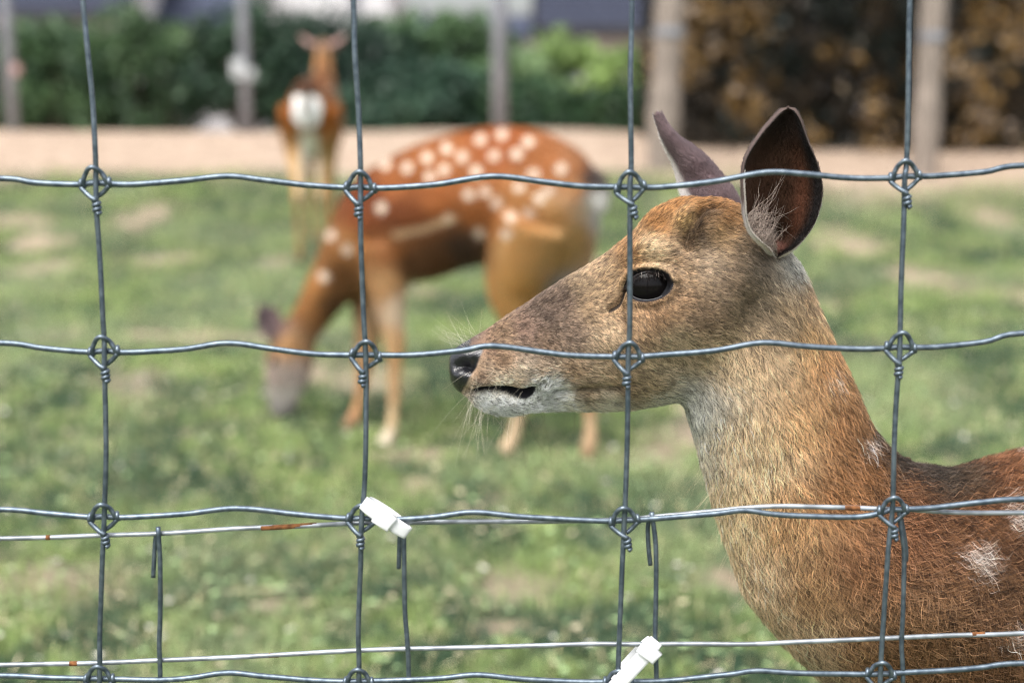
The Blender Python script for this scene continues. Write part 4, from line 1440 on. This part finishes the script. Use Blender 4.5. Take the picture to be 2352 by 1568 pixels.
# white cable ties
def tie(label, a, b, w, y, head, extra=None):
    root = empty('cable_tie', P(*a, y)); base = np.array(root.location)
    tag(root, label, 'cable tie', 'white cable ties on the fence')
    A, B = P(*a, y), P(*b, y)
    d = (B - A); L = np.linalg.norm(d); d /= L
    s = np.cross(d, [0, 1, 0]); s /= np.linalg.norm(s)
    n = np.array([0, -1.0, 0])
    mb = MB()
    st = np.linspace(0, 1, 22)
    prof = np.array([(-.5, .0), (-.46, .5), (-.3, .62), (.3, .62), (.46, .5), (.5, 0), (.4, -.35), (-.4, -.35)])
    v, f = [], []
    for t in st:
        c = A + d * (L * t) + n * (.0035 * math.sin(math.pi * min(1, max(0, t))) + .0006 * math.sin(9 * t))
        ww = w * (1 - .10 * (abs(t - .5) * 2) ** 6)
        for pa, pb in prof:
            v.append(c + s * (ww * pa) + n * (.0022 * pb) - base)
    m_ = len(prof)
    for i in range(len(st) - 1):
        for k in range(m_):
            f.append((i * m_ + k, i * m_ + (k + 1) % m_, (i + 1) * m_ + (k + 1) % m_, (i + 1) * m_ + k))
    f.append(tuple(range(m_ - 1, -1, -1))); f.append(tuple((len(st) - 1) * m_ + k for k in range(m_)))
    mb.add(v, f); mb.build('strap', M_TIE, root)
    # locking head: bevelled block
    hc, hw, hl = head
    c = A + d * (L * hc) + n * .0045
    mb = MB()
    v = []
    for lx, ly, lz in [(x, y_, z) for z in (-1, -.4, .8, 1) for y_ in (-1, 1) for x in (-1, 1)]:
        k = .82 if abs(lz) == 1 else 1
        v.append(c + d * (hl * lx * k) + s * (hw * ly * k) + n * (.003 * lz) - base)
    f = []
    for l in range(3):
        o4 = l * 4; idx_ = [0, 1, 3, 2]
        for k in range(4):
            i, j = idx_[k], idx_[(k + 1) % 4]
            f.append((o4 + i, o4 + j, o4 + 4 + j, o4 + 4 + i))
    f += [(0, 2, 3, 1), (12, 13, 15, 14)]
    mb.add(v, f); mb.build('locking_head', M_TIE, root)
    # the loop going back round the wires
    lp = [A + d * (L * .06), A + d * (L * .10) - n * .012, (A + B) / 2 - n * .016, A + d * (L * .92) - n * .012, A + d * (L * .96)]
    v, f = [], []
    q = catmull(np.array(lp), 5)
    for p_ in q:
        for pa, pb in ((-.3, .5), (.3, .5), (.3, -.5), (-.3, -.5)):
            v.append(p_ + s * (w * pa) + n * (.0012 * pb) - base)
    for i in range(len(q) - 1):
        for k in range(4):
            f.append((i * 4 + k, i * 4 + (k + 1) % 4, i * 4 + 4 + (k + 1) % 4, i * 4 + 4 + k))
    mb = MB(); mb.add(v, f); mb.build('back_loop', M_TIE, root)


tie('short stubby white cable tie binding the panel to a knot of the fence', (834, 1153), (938, 1224), .0118, YF - .006, (.48, .0066, .0075))
tie('long white cable tie with a lumpy head slanting down over the fence wires', (1508, 1470), (1398, 1590), .0125, YF - .006, (.17, .0085, .0055))


# ------------------------------------------------------------------ the grazing deer
def gz_depth(px): return 3.62 + (1350 - px) / 710 * .45


def GP(px, py, off=0.0):
    return P(px, py, gz_depth(px) + off)


def grazing():
    A, B = GP(1350, 500), GP(640, 500)
    ax = (B - A) * [1, 1, 0]; ax /= np.linalg.norm(ax)
    lat = np.array([-ax[1], ax[0], 0]); lat = lat if lat[1] > 0 else -lat
    st = [((1366, 410), (1368, 430), .012), ((1354, 385), (1362, 475), .05), ((1330, 352), (1340, 560), .09), ((1290, 325), (1290, 610), .118), ((1230, 301), (1225, 612), .128), ((1150, 293), (1150, 602), .132), ((1070, 303), (1075, 612), .136), ((1000, 321), (1010, 636), .132),
          ((930, 348), (945, 648), .122), ((872, 378), (890, 660), .108), ((828, 408), (852, 668), .092), ((798, 438), (825, 676), .080), ((776, 478), (805, 690), .066), ((760, 522), (787, 706), .056), ((738, 577), (766, 728), .050),
          ((711, 640), (742, 756), .046), ((686, 695), (722, 786), .044), ((660, 735), (716, 806), .048), ((636, 768), (713, 832), .052), ((620, 802), (708, 862), .050), ((613, 842), (699, 892), .041), ((614, 882), (689, 917), .031), ((618, 920), (680, 942), .026), ((624, 950), (668, 962), .021), ((634, 966), (656, 972), .010)]
    body = [(GP(*t), GP(*b), lat, w, [.3, .35]) for t, b, w in st]
    parts = [loft(body, 44, .012, .92)]

    def leg(js, rad, side):
        hoof = gpx(*js[-1])
        pts = []
        for k, (a, b) in enumerate(js[:-1]):
            t = (k / (len(js) - 1)) ** 1.2
            base = P(a, b, gz_depth(a) + side * .075)
            tgt = P(a, b, hoof[1])
            pts.append(base * (1 - t) + tgt * t)
        pts.append(hoof + [0, 0, .006])
        parts.append(limb(pts, rad, 16))
        return hoof
    F = [.07, .055, .036, .024, .016, .0145, .018, .024]
    leg([(880, 560), (888, 640), (898, 720), (908, 800), (907, 840), (904, 930), (899, 985), (882, 1030)], F, -1)
    leg([(850, 600), (850, 680), (845, 760), (836, 840), (832, 870), (822, 930), (814, 955), (797, 992)], F, 1)
    Hd = [.10, .09, .07, .045, .028, .022, .016, .018, .024]
    leg([(1230, 500), (1200, 590), (1180, 660), (1195, 740), (1225, 810), (1222, 850), (1195, 940), (1180, 1000), (1158, 1044)], Hd, -1)
    leg([(1290, 480), (1285, 580), (1270, 660), (1310, 750), (1350, 810), (1352, 850), (1354, 940), (1356, 1000), (1346, 1056)], Hd, 1)
    parts.append(limb([GP(1352, 395), GP(1376, 425), GP(1380, 465), GP(1376, 492)], [.02, .022, .018, .006], 12))
    # ears
    for off, sh in ((-.045, 0), (.05, 22)):
        base, tip = GP(640 + sh, 790, off), GP(590 + sh, 690, off * 1.6)
        m1 = base * .55 + tip * .45 + np.array([-.01, 0, .004])
        v, f = limb([base, base * .8 + tip * .2, m1, base * .2 + tip * .8, tip], [.012, .022, .027, .016, .004], 14)
        v = np.array(v); c = (base + tip) / 2
        v[:, 1] = c[1] + (v[:, 1] - c[1]) * .5
        parts.append((v, f))
    m = remesh(parts, .0075)
    c = get_co(m); e_ = get_edges(m)
    c = lap(c, e_, 1.0, 8, .5, True)
    dn = np.clip((c[:, 2] - .30) / .1, 0, 1)
    c = lap(c, e_, dn * .6, 6, .5, False)
    set_co(m, c)
    o = bpy.data.objects.new('spotted_deer', m); C.objects.link(o)
    m.polygons.foreach_set('use_smooth', np.ones(len(m.polygons), bool))
    m.materials.append(M_COAT)
    CG = [(1150, 330, 150, 76, 26), (1000, 360, 155, 86, 32), (1250, 380, 152, 86, 36), (900, 420, 150, 82, 32), (850, 450, 112, 52, 20), (830, 500, 120, 60, 24), (1000, 460, 142, 76, 26), (950, 500, 112, 56, 20), (900, 490, 105, 52, 20), (1100, 480, 152, 86, 36), (1200, 480, 166, 106, 50), (1280, 500, 184, 130, 72), (1200, 570, 184, 132, 72),
          (1000, 600, 98, 62, 36), (1060, 575, 74, 54, 42), (940, 600, 100, 64, 38), (900, 580, 152, 92, 46), (890, 650, 182, 132, 82), (800, 560, 150, 96, 46), (720, 650, 166, 108, 52), (700, 700, 152, 98, 48), (770, 640, 105, 66, 32), (760, 700, 90, 60, 34), (650, 790, 172, 124, 78), (640, 870, 162, 142, 132), (665, 880, 168, 150, 144), (640, 940, 150, 135, 130), (640, 962, 40, 40, 48), (655, 965, 40, 40, 48),
          (900, 800, 188, 144, 98), (900, 950, 192, 152, 108), (930, 700, 205, 180, 155), (1362, 465, 222, 218, 216), (1372, 485, 200, 190, 190), (1335, 480, 190, 150, 110), (1352, 402, 40, 32, 34), (1366, 415, 50, 40, 40), (1320, 390, 150, 90, 45), (1320, 440, 180, 120, 66), (1320, 540, 186, 140, 84), (1305, 670, 150, 138, 136), (1190, 660, 192, 138, 72), (1270, 580, 186, 138, 80), (1170, 1000, 200, 160, 125), (1350, 1000, 196, 150, 110), (820, 930, 176, 120, 72), (885, 1020, 200, 175, 150), (1350, 1045, 150, 110, 80), (800, 985, 120, 80, 55), (600, 720, 70, 55, 60), (622, 760, 110, 90, 95)]
    cp = np.array([a[:2] for a in CG], float); cv = np.array([lin(*a[2:]) for a in CG])
    s = to_px(c)
    col_ = idw(s, cp, cv, 22, 2.2)
    SP = [(815, 415), (890, 398), (980, 422), (697, 447), (630, 478), (752, 475), (862, 470), (940, 465), (560, 512), (485, 500), (690, 520), (800, 525), (1000, 535), (1095, 515), (950, 580), (1050, 590), (830, 595), (775, 605), (870, 635), (1020, 620), (920, 682), (980, 670), (905, 742), (810, 740), (700, 690), (470, 650), (350, 795), (295, 745), (640, 545), (270, 890)]
    for a, b in SP:
        d = np.hypot(s[:, 0] - (564.5 + a * .66), s[:, 1] - (47 + b * .66))
        k = (np.clip((14.5 - d) / 4, 0, 1) * .92)[:, None]
        col_ = col_ * (1 - k) + lin(222, 196, 176) * k
    fl = [(905, 538), (950, 530), (990, 519), (1040, 500)]
    pd, _ = path_dist(np.concatenate([s, np.zeros((len(s), 1))], 1), np.array([(a, b, 0.) for a, b in fl]))
    k = (np.clip((11 - pd) / 8, 0, 1) * .7)[:, None]
    col_ = col_ * (1 - k) + lin(215, 180, 140) * k
    set_color_attr(o, 'coat', np.clip((col_ * .80 + .20 * col_.mean(1, keepdims=True)) * [.92, 1.02, 1.0] * (.82 + .36 * noise3(c, 16, 33))[:, None], .004, .9))
    tag(o, 'white-spotted rusty brown deer grazing with its head down in the grass', 'deer')
    for sd in (-1, 1):
        ce = GP(652, 822) + lat * .045 * sd
        mesh_obj('eye', *ball(ce, (.012, .012, .012), np.eye(3), 10), m_eye, o)
    # light coat of hair so the outline is soft
    p, nn, tri, w = sample_surface(m, 60000, lambda a, b: np.ones(len(a)))
    cc_ = (col_[tri] * w).sum(1) * 1.0 * (.7 + .6 * rng.random((len(p), 1)))
    fl_ = np.tile(-ax * [1, 1, 0] + np.array([0, 0, -.5]), (len(p), 1))
    ok = p[:, 2] > .2
    r3 = grow_fur(p[ok], nn[ok], fl_[ok], .014 * (.6 + .6 * rng.random(ok.sum())), cc_[ok], np.full(ok.sum(), .0006), .35, .05, 0, .01, 4, .6, 4, .3)
    tag(curves_obj('fur', *r3, M_FUR, o), kind='stuff')


grazing()


# ------------------------------------------------------------------ the deer walking away
def away():
    m = remesh([loft(HEAD, 40, .008, .88), loft(BODY, 40, .012, .92), TAIL] + LIMBS, .009)
    c = get_co(m); e_ = get_edges(m)
    c = lap(c, e_, 1.0, 6)
    c = lap(c, e_, np.clip((c[:, 2] - .33) / .05, 0, 1) * .7, 8, .5, False)
    eV, eF, eN = near_ear()
    ear2 = np.array(eV); ear2[:, 1] = 2 * YM - ear2[:, 1]
    fcs = [tuple(p.vertices) for p in m.polygons]
    vv = np.concatenate([c, eV, ear2]); ff = fcs + [tuple(i + len(c) for i in q) for q in eF] + [tuple(i + len(c) + len(eV) for i in q[::-1]) for q in eF]
    cl = coat_color(vv, True) / GAIN * 1.2
    x = np.clip((vv[:, 0] - .40) / .1, 0, 1)[:, None]
    cl[len(c):] = lin(150, 122, 116)
    nv = np.zeros_like(vv); set_co(m, c); nv[:len(c)] = get_no(m)
    spine = (np.clip((.022 - np.abs(vv[:, 1] - YM)) / .01, 0, 1) * np.clip((nv[:, 0] + nv[:, 2] - .5) / .3, 0, 1) * (vv[:, 2] > .68))[:, None]
    cl = cl * (1 - .85 * spine) + lin(64, 38, 22) * .85 * spine
    nape = (np.clip((nv[:, 0] - .2) / .4, 0, 1) * (vv[:, 2] > .76) * (1 - spine[:, 0]))[:, None]
    cl = cl * (1 - .7 * nape) + lin(160, 104, 60) * .7 * nape
    # spread the ears outwards
    for k, sg in ((0, -1), (1, 1)):
        sl = slice(len(c) + k * len(eV), len(c) + (k + 1) * len(eV))
        b = vv[sl][:30].mean(0)
        d = vv[sl] - b
        an = sg * math.radians(-48)
        ca, sa = math.cos(an), math.sin(an)
        y, z = d[:, 1] * ca - d[:, 2] * sa, d[:, 1] * sa + d[:, 2] * ca
        vv[sl] = b + np.stack([d[:, 0], y, z], 1)
    # local frame: base under the rump, facing +Y
    org = np.array([1.05, YM, 0])
    l = vv - org
    rot = np.stack([l[:, 1], -l[:, 0], l[:, 2]], 1) * [.92, 1.12, 1.12]
    zz = l[:, 2] * 1.2
    rot[:, 2] = np.where(l[:, 2] > .72, .72 * 1.2 + (l[:, 2] - .72) * .86, zz)
    o = mesh_obj('spotted_deer', rot, ff, M_COAT)
    set_color_attr(o, 'coat', np.clip(cl, .004, .9))
    gx_, gy_ = -.975, 6.95
    o.location = (gx_, gy_, float(ground_z(np.array([gx_]), np.array([gy_ + .1]))[0]) + .005)
    o.rotation_euler = (math.radians(2.5), 0, math.radians(3))
    tag(o, 'deer facing away towards the hedge, showing its white rump and raised head', 'deer')
    for sg in (-1, 1):
        e3 = EYE.copy(); e3[1] = YM + sg * (YM - EYE[1]); l3 = e3 - org
        mesh_obj('eye', *ball((np.array([l3[1] * .92, -l3[0] * 1.12, .864 + (l3[2] - .72) * .86])), (.014, .014, .014), np.eye(3), 10), m_eye, o)


away()


# ------------------------------------------------------------------ background
def leaves(centres, size, cols, name, parent, mat, up=.3):
    n = len(centres)
    a = rng.standard_normal((n, 3)); a /= np.linalg.norm(a, axis=1, keepdims=True)
    b = np.cross(a, rng.standard_normal((n, 3))); b /= np.linalg.norm(b, axis=1, keepdims=True)
    a *= size[:, None]; b *= (size * .45)[:, None]
    nrm = np.cross(a, b); nrm /= np.linalg.norm(nrm, axis=1, keepdims=True)
    v = np.stack([centres - a, centres + b + nrm * (size * .12)[:, None], centres + a, centres - b + nrm * (size * .12)[:, None]], 1).reshape(-1, 3)
    f = np.arange(n * 4).reshape(n, 4)
    o = mesh_obj(name, v, f, mat, parent)
    set_color_attr(o, 'tint', np.repeat(cols, 4, 0))
    return o


M_LEAF = mat_attr('leaf', 'tint', .5, .35, transl=.25)
M_BARK = mat_noise('bark', (.05, .04, .03), (.16, .125, .095), scale=14, rough=.95, bump=.5, stretch=(4, 4, 1))


def bush(name, label, loc, rx, ry, h, n, c1, c2, size, cat='shrub', group=None, clumps=40, trunk=True, seed=0):
    """shrub: short stems and a crown of leaf clumps; loc is its base"""
    root = empty(name, loc)
    tag(root, label, cat, group)
    k = clumps
    th = rng.random(k) * 6.283; el = np.arcsin(np.clip(rng.random(k) * 1.5 - .5, -1, 1)); rr = .55 + .45 * rng.random(k) ** .5
    cc = np.stack([rx * rr * np.cos(th) * np.cos(el), ry * rr * np.sin(th) * np.cos(el), h * .5 + h * .48 * rr * np.sin(el)], 1)
    which = rng.integers(k, size=n)
    cr = (.14 + .16 * rng.random(k)) * min(rx, h) * 1.2
    d = rng.standard_normal((n, 3)); d /= np.linalg.norm(d, axis=1, keepdims=True)
    p = cc[which] + d * (cr[which] * rng.random(n) ** .4)[:, None]
    p[:, 2] = np.maximum(p[:, 2], .02)
    tone = rng.random(k)[which][:, None]
    tone = np.clip(tone * .75 + .25 * rng.random((n, 1)) + .12 * (p[:, 2:3] / h - .5), 0, 1)
    col_ = (np.array(c1) * (1 - tone) + np.array(c2) * tone) * (.75 + .5 * rng.random((n, 1)))
    leaves(p, size * (.6 + .8 * rng.random(n)), col_, 'crown', root, M_LEAF)
    mb = MB()
    for i in range(0, k, max(1, k // 9)):
        e_ = cc[i]
        mb.tube(catmull(np.array([(0.05 * e_[0], .05 * e_[1], -.1), (e_[0] * .25, e_[1] * .25, e_[2] * .35), (e_[0] * .6, e_[1] * .6, e_[2] * .75), tuple(e_)]), 3), np.linspace(.035, .008, 10) * (h / 1.8), 7)
    mb.build('trunk', M_BARK, root)
    return root


G1, G2 = (.020, .045, .030), (.085, .16, .075)
GY1, GY2 = (.11, .19, .07), (.30, .42, .13)


def hz(px, py, y): return P(px, py, y)


def plant(px, top, y, wpx, label, c1, c2, n=5200, clumps=46, name='hedge_shrub', cat='shrub', group='shrubs along the paddock edge', size=.055):
    p = P(px, top, y)
    zb = float(ground_z(np.array([p[0]]), np.array([y]))[0])
    w = wpx / FPX * y
    bush(name, label, (p[0], y, zb - .05), w / 2, max(.45, w * .4), p[2] - zb + .05, n, c1, c2, size, cat, group, clumps)


G3 = (.045, .09, .06)
# dark hedge, left to right
plant(-140, 50, 13.6, 420, 'dark green shrub at the end of the hedge by the thin post', G1, G2)
plant(110, 60, 13.2, 380, 'dark green hedge shrub just right of the thin grey post', (.016, .04, .026), (.085, .155, .065))
plant(330, 38, 13.4, 400, 'mid green hedge shrub in front of the slate roofs', (.022, .05, .028), (.12, .20, .085))
plant(560, 15, 13.3, 330, 'dark hedge shrub behind the steel post with the white boxes', G1, (.05, .10, .055))
plant(745, 5, 13.5, 360, 'dark bluish hedge shrub behind the deer facing away', (.015, .035, .028), (.045, .085, .055))
plant(1290, 215, 12.6, 300, 'low dark bush under the bright yellow-green bush', (.018, .045, .025), (.05, .10, .04))
plant(1440, 215, 12.7, 220, 'low dark bush beside the thick wooden post', (.018, .045, .025), (.05, .10, .04))
plant(960, 160, 12.8, 320, 'dark bluish green bush below the rounded tree', (.02, .05, .035), (.06, .12, .075))
plant(1130, 175, 12.9, 260, 'bushy green shrub behind the middle steel post', (.02, .05, .03), (.065, .13, .06))
plant(1340, 82, 15.5, 330, 'bright yellow-green bush below the dark eaves', GY1, GY2, 5200, 40)
plant(1200, 110, 15.0, 220, 'pale green bush left of the yellow-green bush', (.06, .12, .06), (.2, .3, .13))
plant(1010, 12, 17.0, 420, 'rounded green tree rising over the hedge behind the middle post', (.03, .065, .035), (.13, .22, .10), 8000, 60, 'broadleaf_tree', 'tree', None, .08)
plant(860, 45, 16.0, 260, 'small dark tree between the white wall and the rounded tree', (.02, .05, .032), (.06, .11, .06), 5200, 46, 'broadleaf_tree', 'tree', None, .07)
plant(90, 75, 16.5, 500, 'dark tree behind the hedge near the slate roofs', (.018, .04, .03), (.05, .095, .055), 6500, 50, 'broadleaf_tree', 'tree', None, .08)

# posts
M_POST = mat_noise('steel_post', (.20, .21, .24), (.34, .35, .39), scale=14, rough=.55, metallic=.3, spec=.5, bump=.1)
M_LOG = mat_noise('round_timber', (.13, .11, .095), (.32, .265, .225), scale=9, rough=.9, bump=.35, stretch=(5, 5, .7), lo=.3, hi=.7)
M_BOX = mat_noise('white_plastic', (.42, .44, .45), (.52, .54, .55), scale=20, rough=.5)
M_PINK = mat_noise('pink_plastic', (.45, .28, .26), (.58, .40, .37), scale=20, rough=.5)


def steel_post(px, base_py, y, wpx, label, lean=0.0, boxes=()):
    b = P(px, base_py, y); zb = float(ground_z(np.array([b[0]]), np.array([y]))[0])
    root = empty('steel_post', (b[0], y, zb)); tag(root, label, 'post', 'steel posts along the paddock edge')
    r_ = wpx / FPX * y / 2
    mb = MB(); mb.tube([(0, 0, -.3), (0, 0, 1.0), (lean, 0, 3.2)], r_, 18); mb.build('shaft', M_POST, root)
    mb = MB(); mb.tube([(lean, 0, 3.2), (lean, 0, 3.22), (lean, 0, 3.25)], [r_ * 1.1, r_ * 1.1, r_ * .5], 18); mb.build('cap', M_POST, root)
    for (bx, by, w, h, mt) in boxes:
        c = P(bx, by, y - r_ - .02) - np.array([b[0], y, zb])
        ww, hh = w / FPX * y, h / FPX * y
        mb = MB(); mb.box((0, 0, 0), (ww, .06, hh)); mb.box((0, -.035, hh * .1), (ww * .7, .012, hh * .5))
        o = mb.build('insulator_box', mt, root, False); o.location = c


steel_post(30, 296, 11.1, 26, 'slim grey steel post with a pinkish clamp in front of the hedge', 0.0, [(38, 160, 15, 24, M_PINK)])
steel_post(566, 292, 11.3, 25, 'slim grey steel post carrying two white boxes', 0.0, [(548, 158, 28, 42, M_BOX), (578, 170, 16, 24, M_BOX)])
steel_post(1148, 290, 11.2, 34, 'grey steel post standing behind the back of the grazing deer', .02)


def log_post(px, base_py, y, wpx, label, lean):
    b = P(px, base_py, y); zb = float(ground_z(np.array([b[0]]), np.array([y]))[0])
    root = empty('timber_post', (b[0], y, zb)); tag(root, label, 'post', 'round timber posts before the brown hedge')
    r_ = wpx / FPX * y / 2
    q = catmull(np.array([(0, 0, -.4), (0, 0, .3), (lean * .5, .01, 1.1), (lean, 0, 1.9), (lean * 1.7, 0, 3.2)]), 6)
    rr = r_ * (1 + .06 * np.sin(np.arange(len(q)) * 1.3)) * np.linspace(1.12, .92, len(q))
    mb = MB(); mb.tube(q, rr, 22); mb.build('shaft', M_LOG, root)
    mb = MB(); mb.tube([(lean * .35, -.005, .85), (lean * .37, -.005, .90)], r_ * 1.06, 22, False); mb.build('iron_band', M_POST, root)


log_post(1524, 365, 9.4, 66, 'thick pale round timber post beside the green bushes', .06)
log_post(2122, 378, 9.2, 58, 'weathered timber post standing before the brown hedge, away from the bushes', .03)

# brown, half dead hedge in the right background
M_TWIG = mat_noise('dark_twig', (.012, .011, .010), (.04, .032, .025), scale=20, rough=.95)


def brown_hedge(px0, px1, y, label):
    a, b = P(px0, 380, y), P(px1, 380, y)
    cx = (a[0] + b[0]) / 2; w = b[0] - a[0]
    zb = float(ground_z(np.array([cx]), np.array([y]))[0])
    root = empty('dying_hedge', (cx, y, zb)); tag(root, label, 'hedge', 'stretches of dying conifer hedge')
    h = 2.6; dp = .8
    n = int(9000 * w)
    p = np.stack([(rng.random(n) - .5) * w, (rng.random(n) ** 1.6) * dp - .05, rng.random(n) * h], 1)
    bulge = .18 * (noise3(p + 5, 2.2, 61) - .5) + .06 * (noise3(p, 7, 62) - .5)
    p[:, 1] += bulge * 1.6
    t = noise3(p + [cx, 0, 0], 3.0, 63) * .6 + noise3(p + [cx, 3, 0], 8.5, 64) * .4
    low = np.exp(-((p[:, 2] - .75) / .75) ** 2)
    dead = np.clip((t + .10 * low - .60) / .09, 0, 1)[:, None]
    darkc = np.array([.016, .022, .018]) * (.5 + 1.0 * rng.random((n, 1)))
    br = np.array([.045, .036, .026]) * (.6 + .8 * rng.random((n, 1)))
    t2 = noise3(p + [cx, 9, 0], 5, 65)[:, None]
    base_ = np.where(t2 > .5, br, darkc)
    gold = np.where(rng.random((n, 1)) < .75, np.array([.30, .185, .065]), np.array([.36, .28, .21])) * (.5 + .9 * rng.random((n, 1)))
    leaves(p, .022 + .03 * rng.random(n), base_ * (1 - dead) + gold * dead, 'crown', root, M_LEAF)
    mb = MB()
    for k in range(int(w * 9)):
        x = (rng.random() - .5) * w; yy = .15 + .5 * rng.random()
        mb.tube([(x, yy, -.15), (x + .1 * rng.standard_normal(), yy, 1.1), (x + .2 * rng.standard_normal(), yy, 2.4)], [.03, .02, .008], 6)
    mb.build('trunk', M_TWIG, root)
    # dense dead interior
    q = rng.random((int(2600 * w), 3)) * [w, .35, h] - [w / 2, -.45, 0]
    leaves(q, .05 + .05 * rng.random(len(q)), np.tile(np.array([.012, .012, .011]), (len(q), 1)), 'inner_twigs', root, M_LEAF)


brown_hedge(1492, 2130, 10.3, 'dark dying hedge with golden dead patches between the two timber posts')
brown_hedge(2131, 2900, 10.25, 'dark dying hedge with few golden patches beyond the second timber post')

# houses beyond the hedge
M_TILE = mat_noise('slate_roof', (.04, .048, .075), (.075, .085, .125), scale=30, rough=.8, spec=.1)
M_DARKR = mat_noise('dark_roof', (.022, .026, .04), (.045, .05, .075), scale=20, rough=.8, spec=.1)
M_WHITE = mat_noise('white_render', (.50, .50, .52), (.60, .60, .61), scale=3, rough=.9)
M_GLASS, _, bg_ = mat_new('window_glass'); bg_.inputs['Base Color'].default_value = (.03, .04, .05, 1); bg_.inputs['Roughness'].default_value = .08
M_SOFF = mat_noise('eaves_board', (.018, .018, .022), (.035, .035, .04), scale=12, rough=.7)


def house(name, label, cx, cy, w, d, zg, wall_h, roof_h, roof_mat, ridge='x', over=.35, win=(), wall_mat=None, courses=14):
    root = empty(name, (cx, cy, zg)); tag(root, label, 'house')
    mb = MB(); mb.box((0, 0, wall_h / 2), (w, d, wall_h)); mb.build('wall', wall_mat or M_WHITE, root, False)
    mb = MB()
    hw, hd = w / 2 + over, d / 2 + over
    # two slopes built from overlapping tile courses
    run = hd if ridge == 'x' else hw
    for s in (-1, 1):
        for k in range(courses):
            t0, t1 = k / courses, (k + 1.12) / courses
            z0 = wall_h + roof_h * t0; z1 = wall_h + roof_h * min(1, t1)
            a0, a1 = s * run * (1 - t0), s * run * (1 - min(1, t1))
            if ridge == 'x':
                v = [(-hw, a0, z0 + .05), (hw, a0, z0 + .05), (hw, a1, z1 + .02), (-hw, a1, z1 + .02), (-hw, a0, z0), (hw, a0, z0), (hw, a1, z1 - .03), (-hw, a1, z1 - .03)]
            else:
                v = [(a0, -hd, z0 + .05), (a0, hd, z0 + .05), (a1, hd, z1 + .02), (a1, -hd, z1 + .02), (a0, -hd, z0), (a0, hd, z0), (a1, hd, z1 - .03), (a1, -hd, z1 - .03)]
            mb.add(v, [(0, 1, 2, 3), (7, 6, 5, 4), (0, 4, 5, 1), (1, 5, 6, 2), (2, 6, 7, 3), (3, 7, 4, 0)])
    mb.build('roof', roof_mat, root, False)
    mb = MB()
    if ridge == 'x':
        for sx in (-w / 2, w / 2):
            mb = MB(); mb.add([(sx, -d / 2, wall_h), (sx, d / 2, wall_h), (sx, 0, wall_h + roof_h * .93)], [(0, 1, 2)])
            mb.build('gable', wall_mat or M_WHITE, root, False)
        mb = MB(); mb.box((0, -hd + .02, wall_h - .06), (2 * hw, .05, .2)); mb.build('fascia', M_SOFF, root, False)
    else:
        for sy in (-d / 2, d / 2):
            mb = MB(); mb.add([(-w / 2, sy, wall_h), (w / 2, sy, wall_h), (0, sy, wall_h + roof_h * .93)], [(0, 1, 2)])
            mb.build('gable', wall_mat or M_WHITE, root, False)
    for (wx, wz, ww, wh) in win:
        fr = MB()
        for bx, bz, bw, bh in ((0, wh / 2, ww + .1, .08), (0, -wh / 2, ww + .1, .08), (-ww / 2, 0, .08, wh), (ww / 2, 0, .08, wh)):
            fr.box((wx + bx, -d / 2 - .03, wz + bz), (bw, .09, bh))
        f_ = fr.build('window_frame', M_POST, root, False)
        mb = MB(); mb.box((wx, -d / 2 - .012, wz), (ww - .08, .02, wh - .08)); mb.build('window', M_GLASS, root, False)
    return root


def at(px, y): return (px - 1176) / FPX * y


house('tiled_house', 'house with blue-grey slate roof showing over the left hedge', at(395, 34), 36.5, 3.4, 6, -1.3, 3.7, 2.4, M_TILE, 'x', .4, [(-.9, 2.6, .9, 1.1), (.9, 2.6, .9, 1.1)])
house('dark_house', 'dark roofed house at the far left behind the trees', at(40, 30), 32.5, 4.6, 5, -1.2, 3.7, 2.2, M_DARKR, 'x', .4, [(0, 2.4, 1, 1.2)])
house('gabled_house', 'house with a grey gable between the two slate roofs', at(215, 38), 40, 2.4, 5, -1.4, 3.9, 1.3, M_TILE, 'y', .3, [(0, 2.4, .8, 1.0)])
house('white_house', 'long white walled building behind the deer facing away', at(690, 36), 39, 4.6, 6, -1.4, 6.4, 2.0, M_TILE, 'x', .4, [(-1.2, 4.0, .16, 2.6), (1.5, 4.0, .16, 2.6)])
house('low_house', 'low house with dark overhanging eaves behind the yellow-green bush', at(1725, 27), 30, 6.0, 6, -1.1, 3.15, 1.8, M_DARKR, 'x', 1.1, [(-1.8, 1.9, 1.2, 1.2), (.5, 1.9, 1.2, 1.2)])
house('pale_house', 'pale distant building between the rounded tree and the dark eaves', at(1130, 60), 63, 12, 7, -1.6, 4.6, 1.0, M_TILE, 'x', .3, [(-3, 3.4, 1.2, 1.4), (0, 3.4, 1.2, 1.4), (3, 3.4, 1.2, 1.4)])
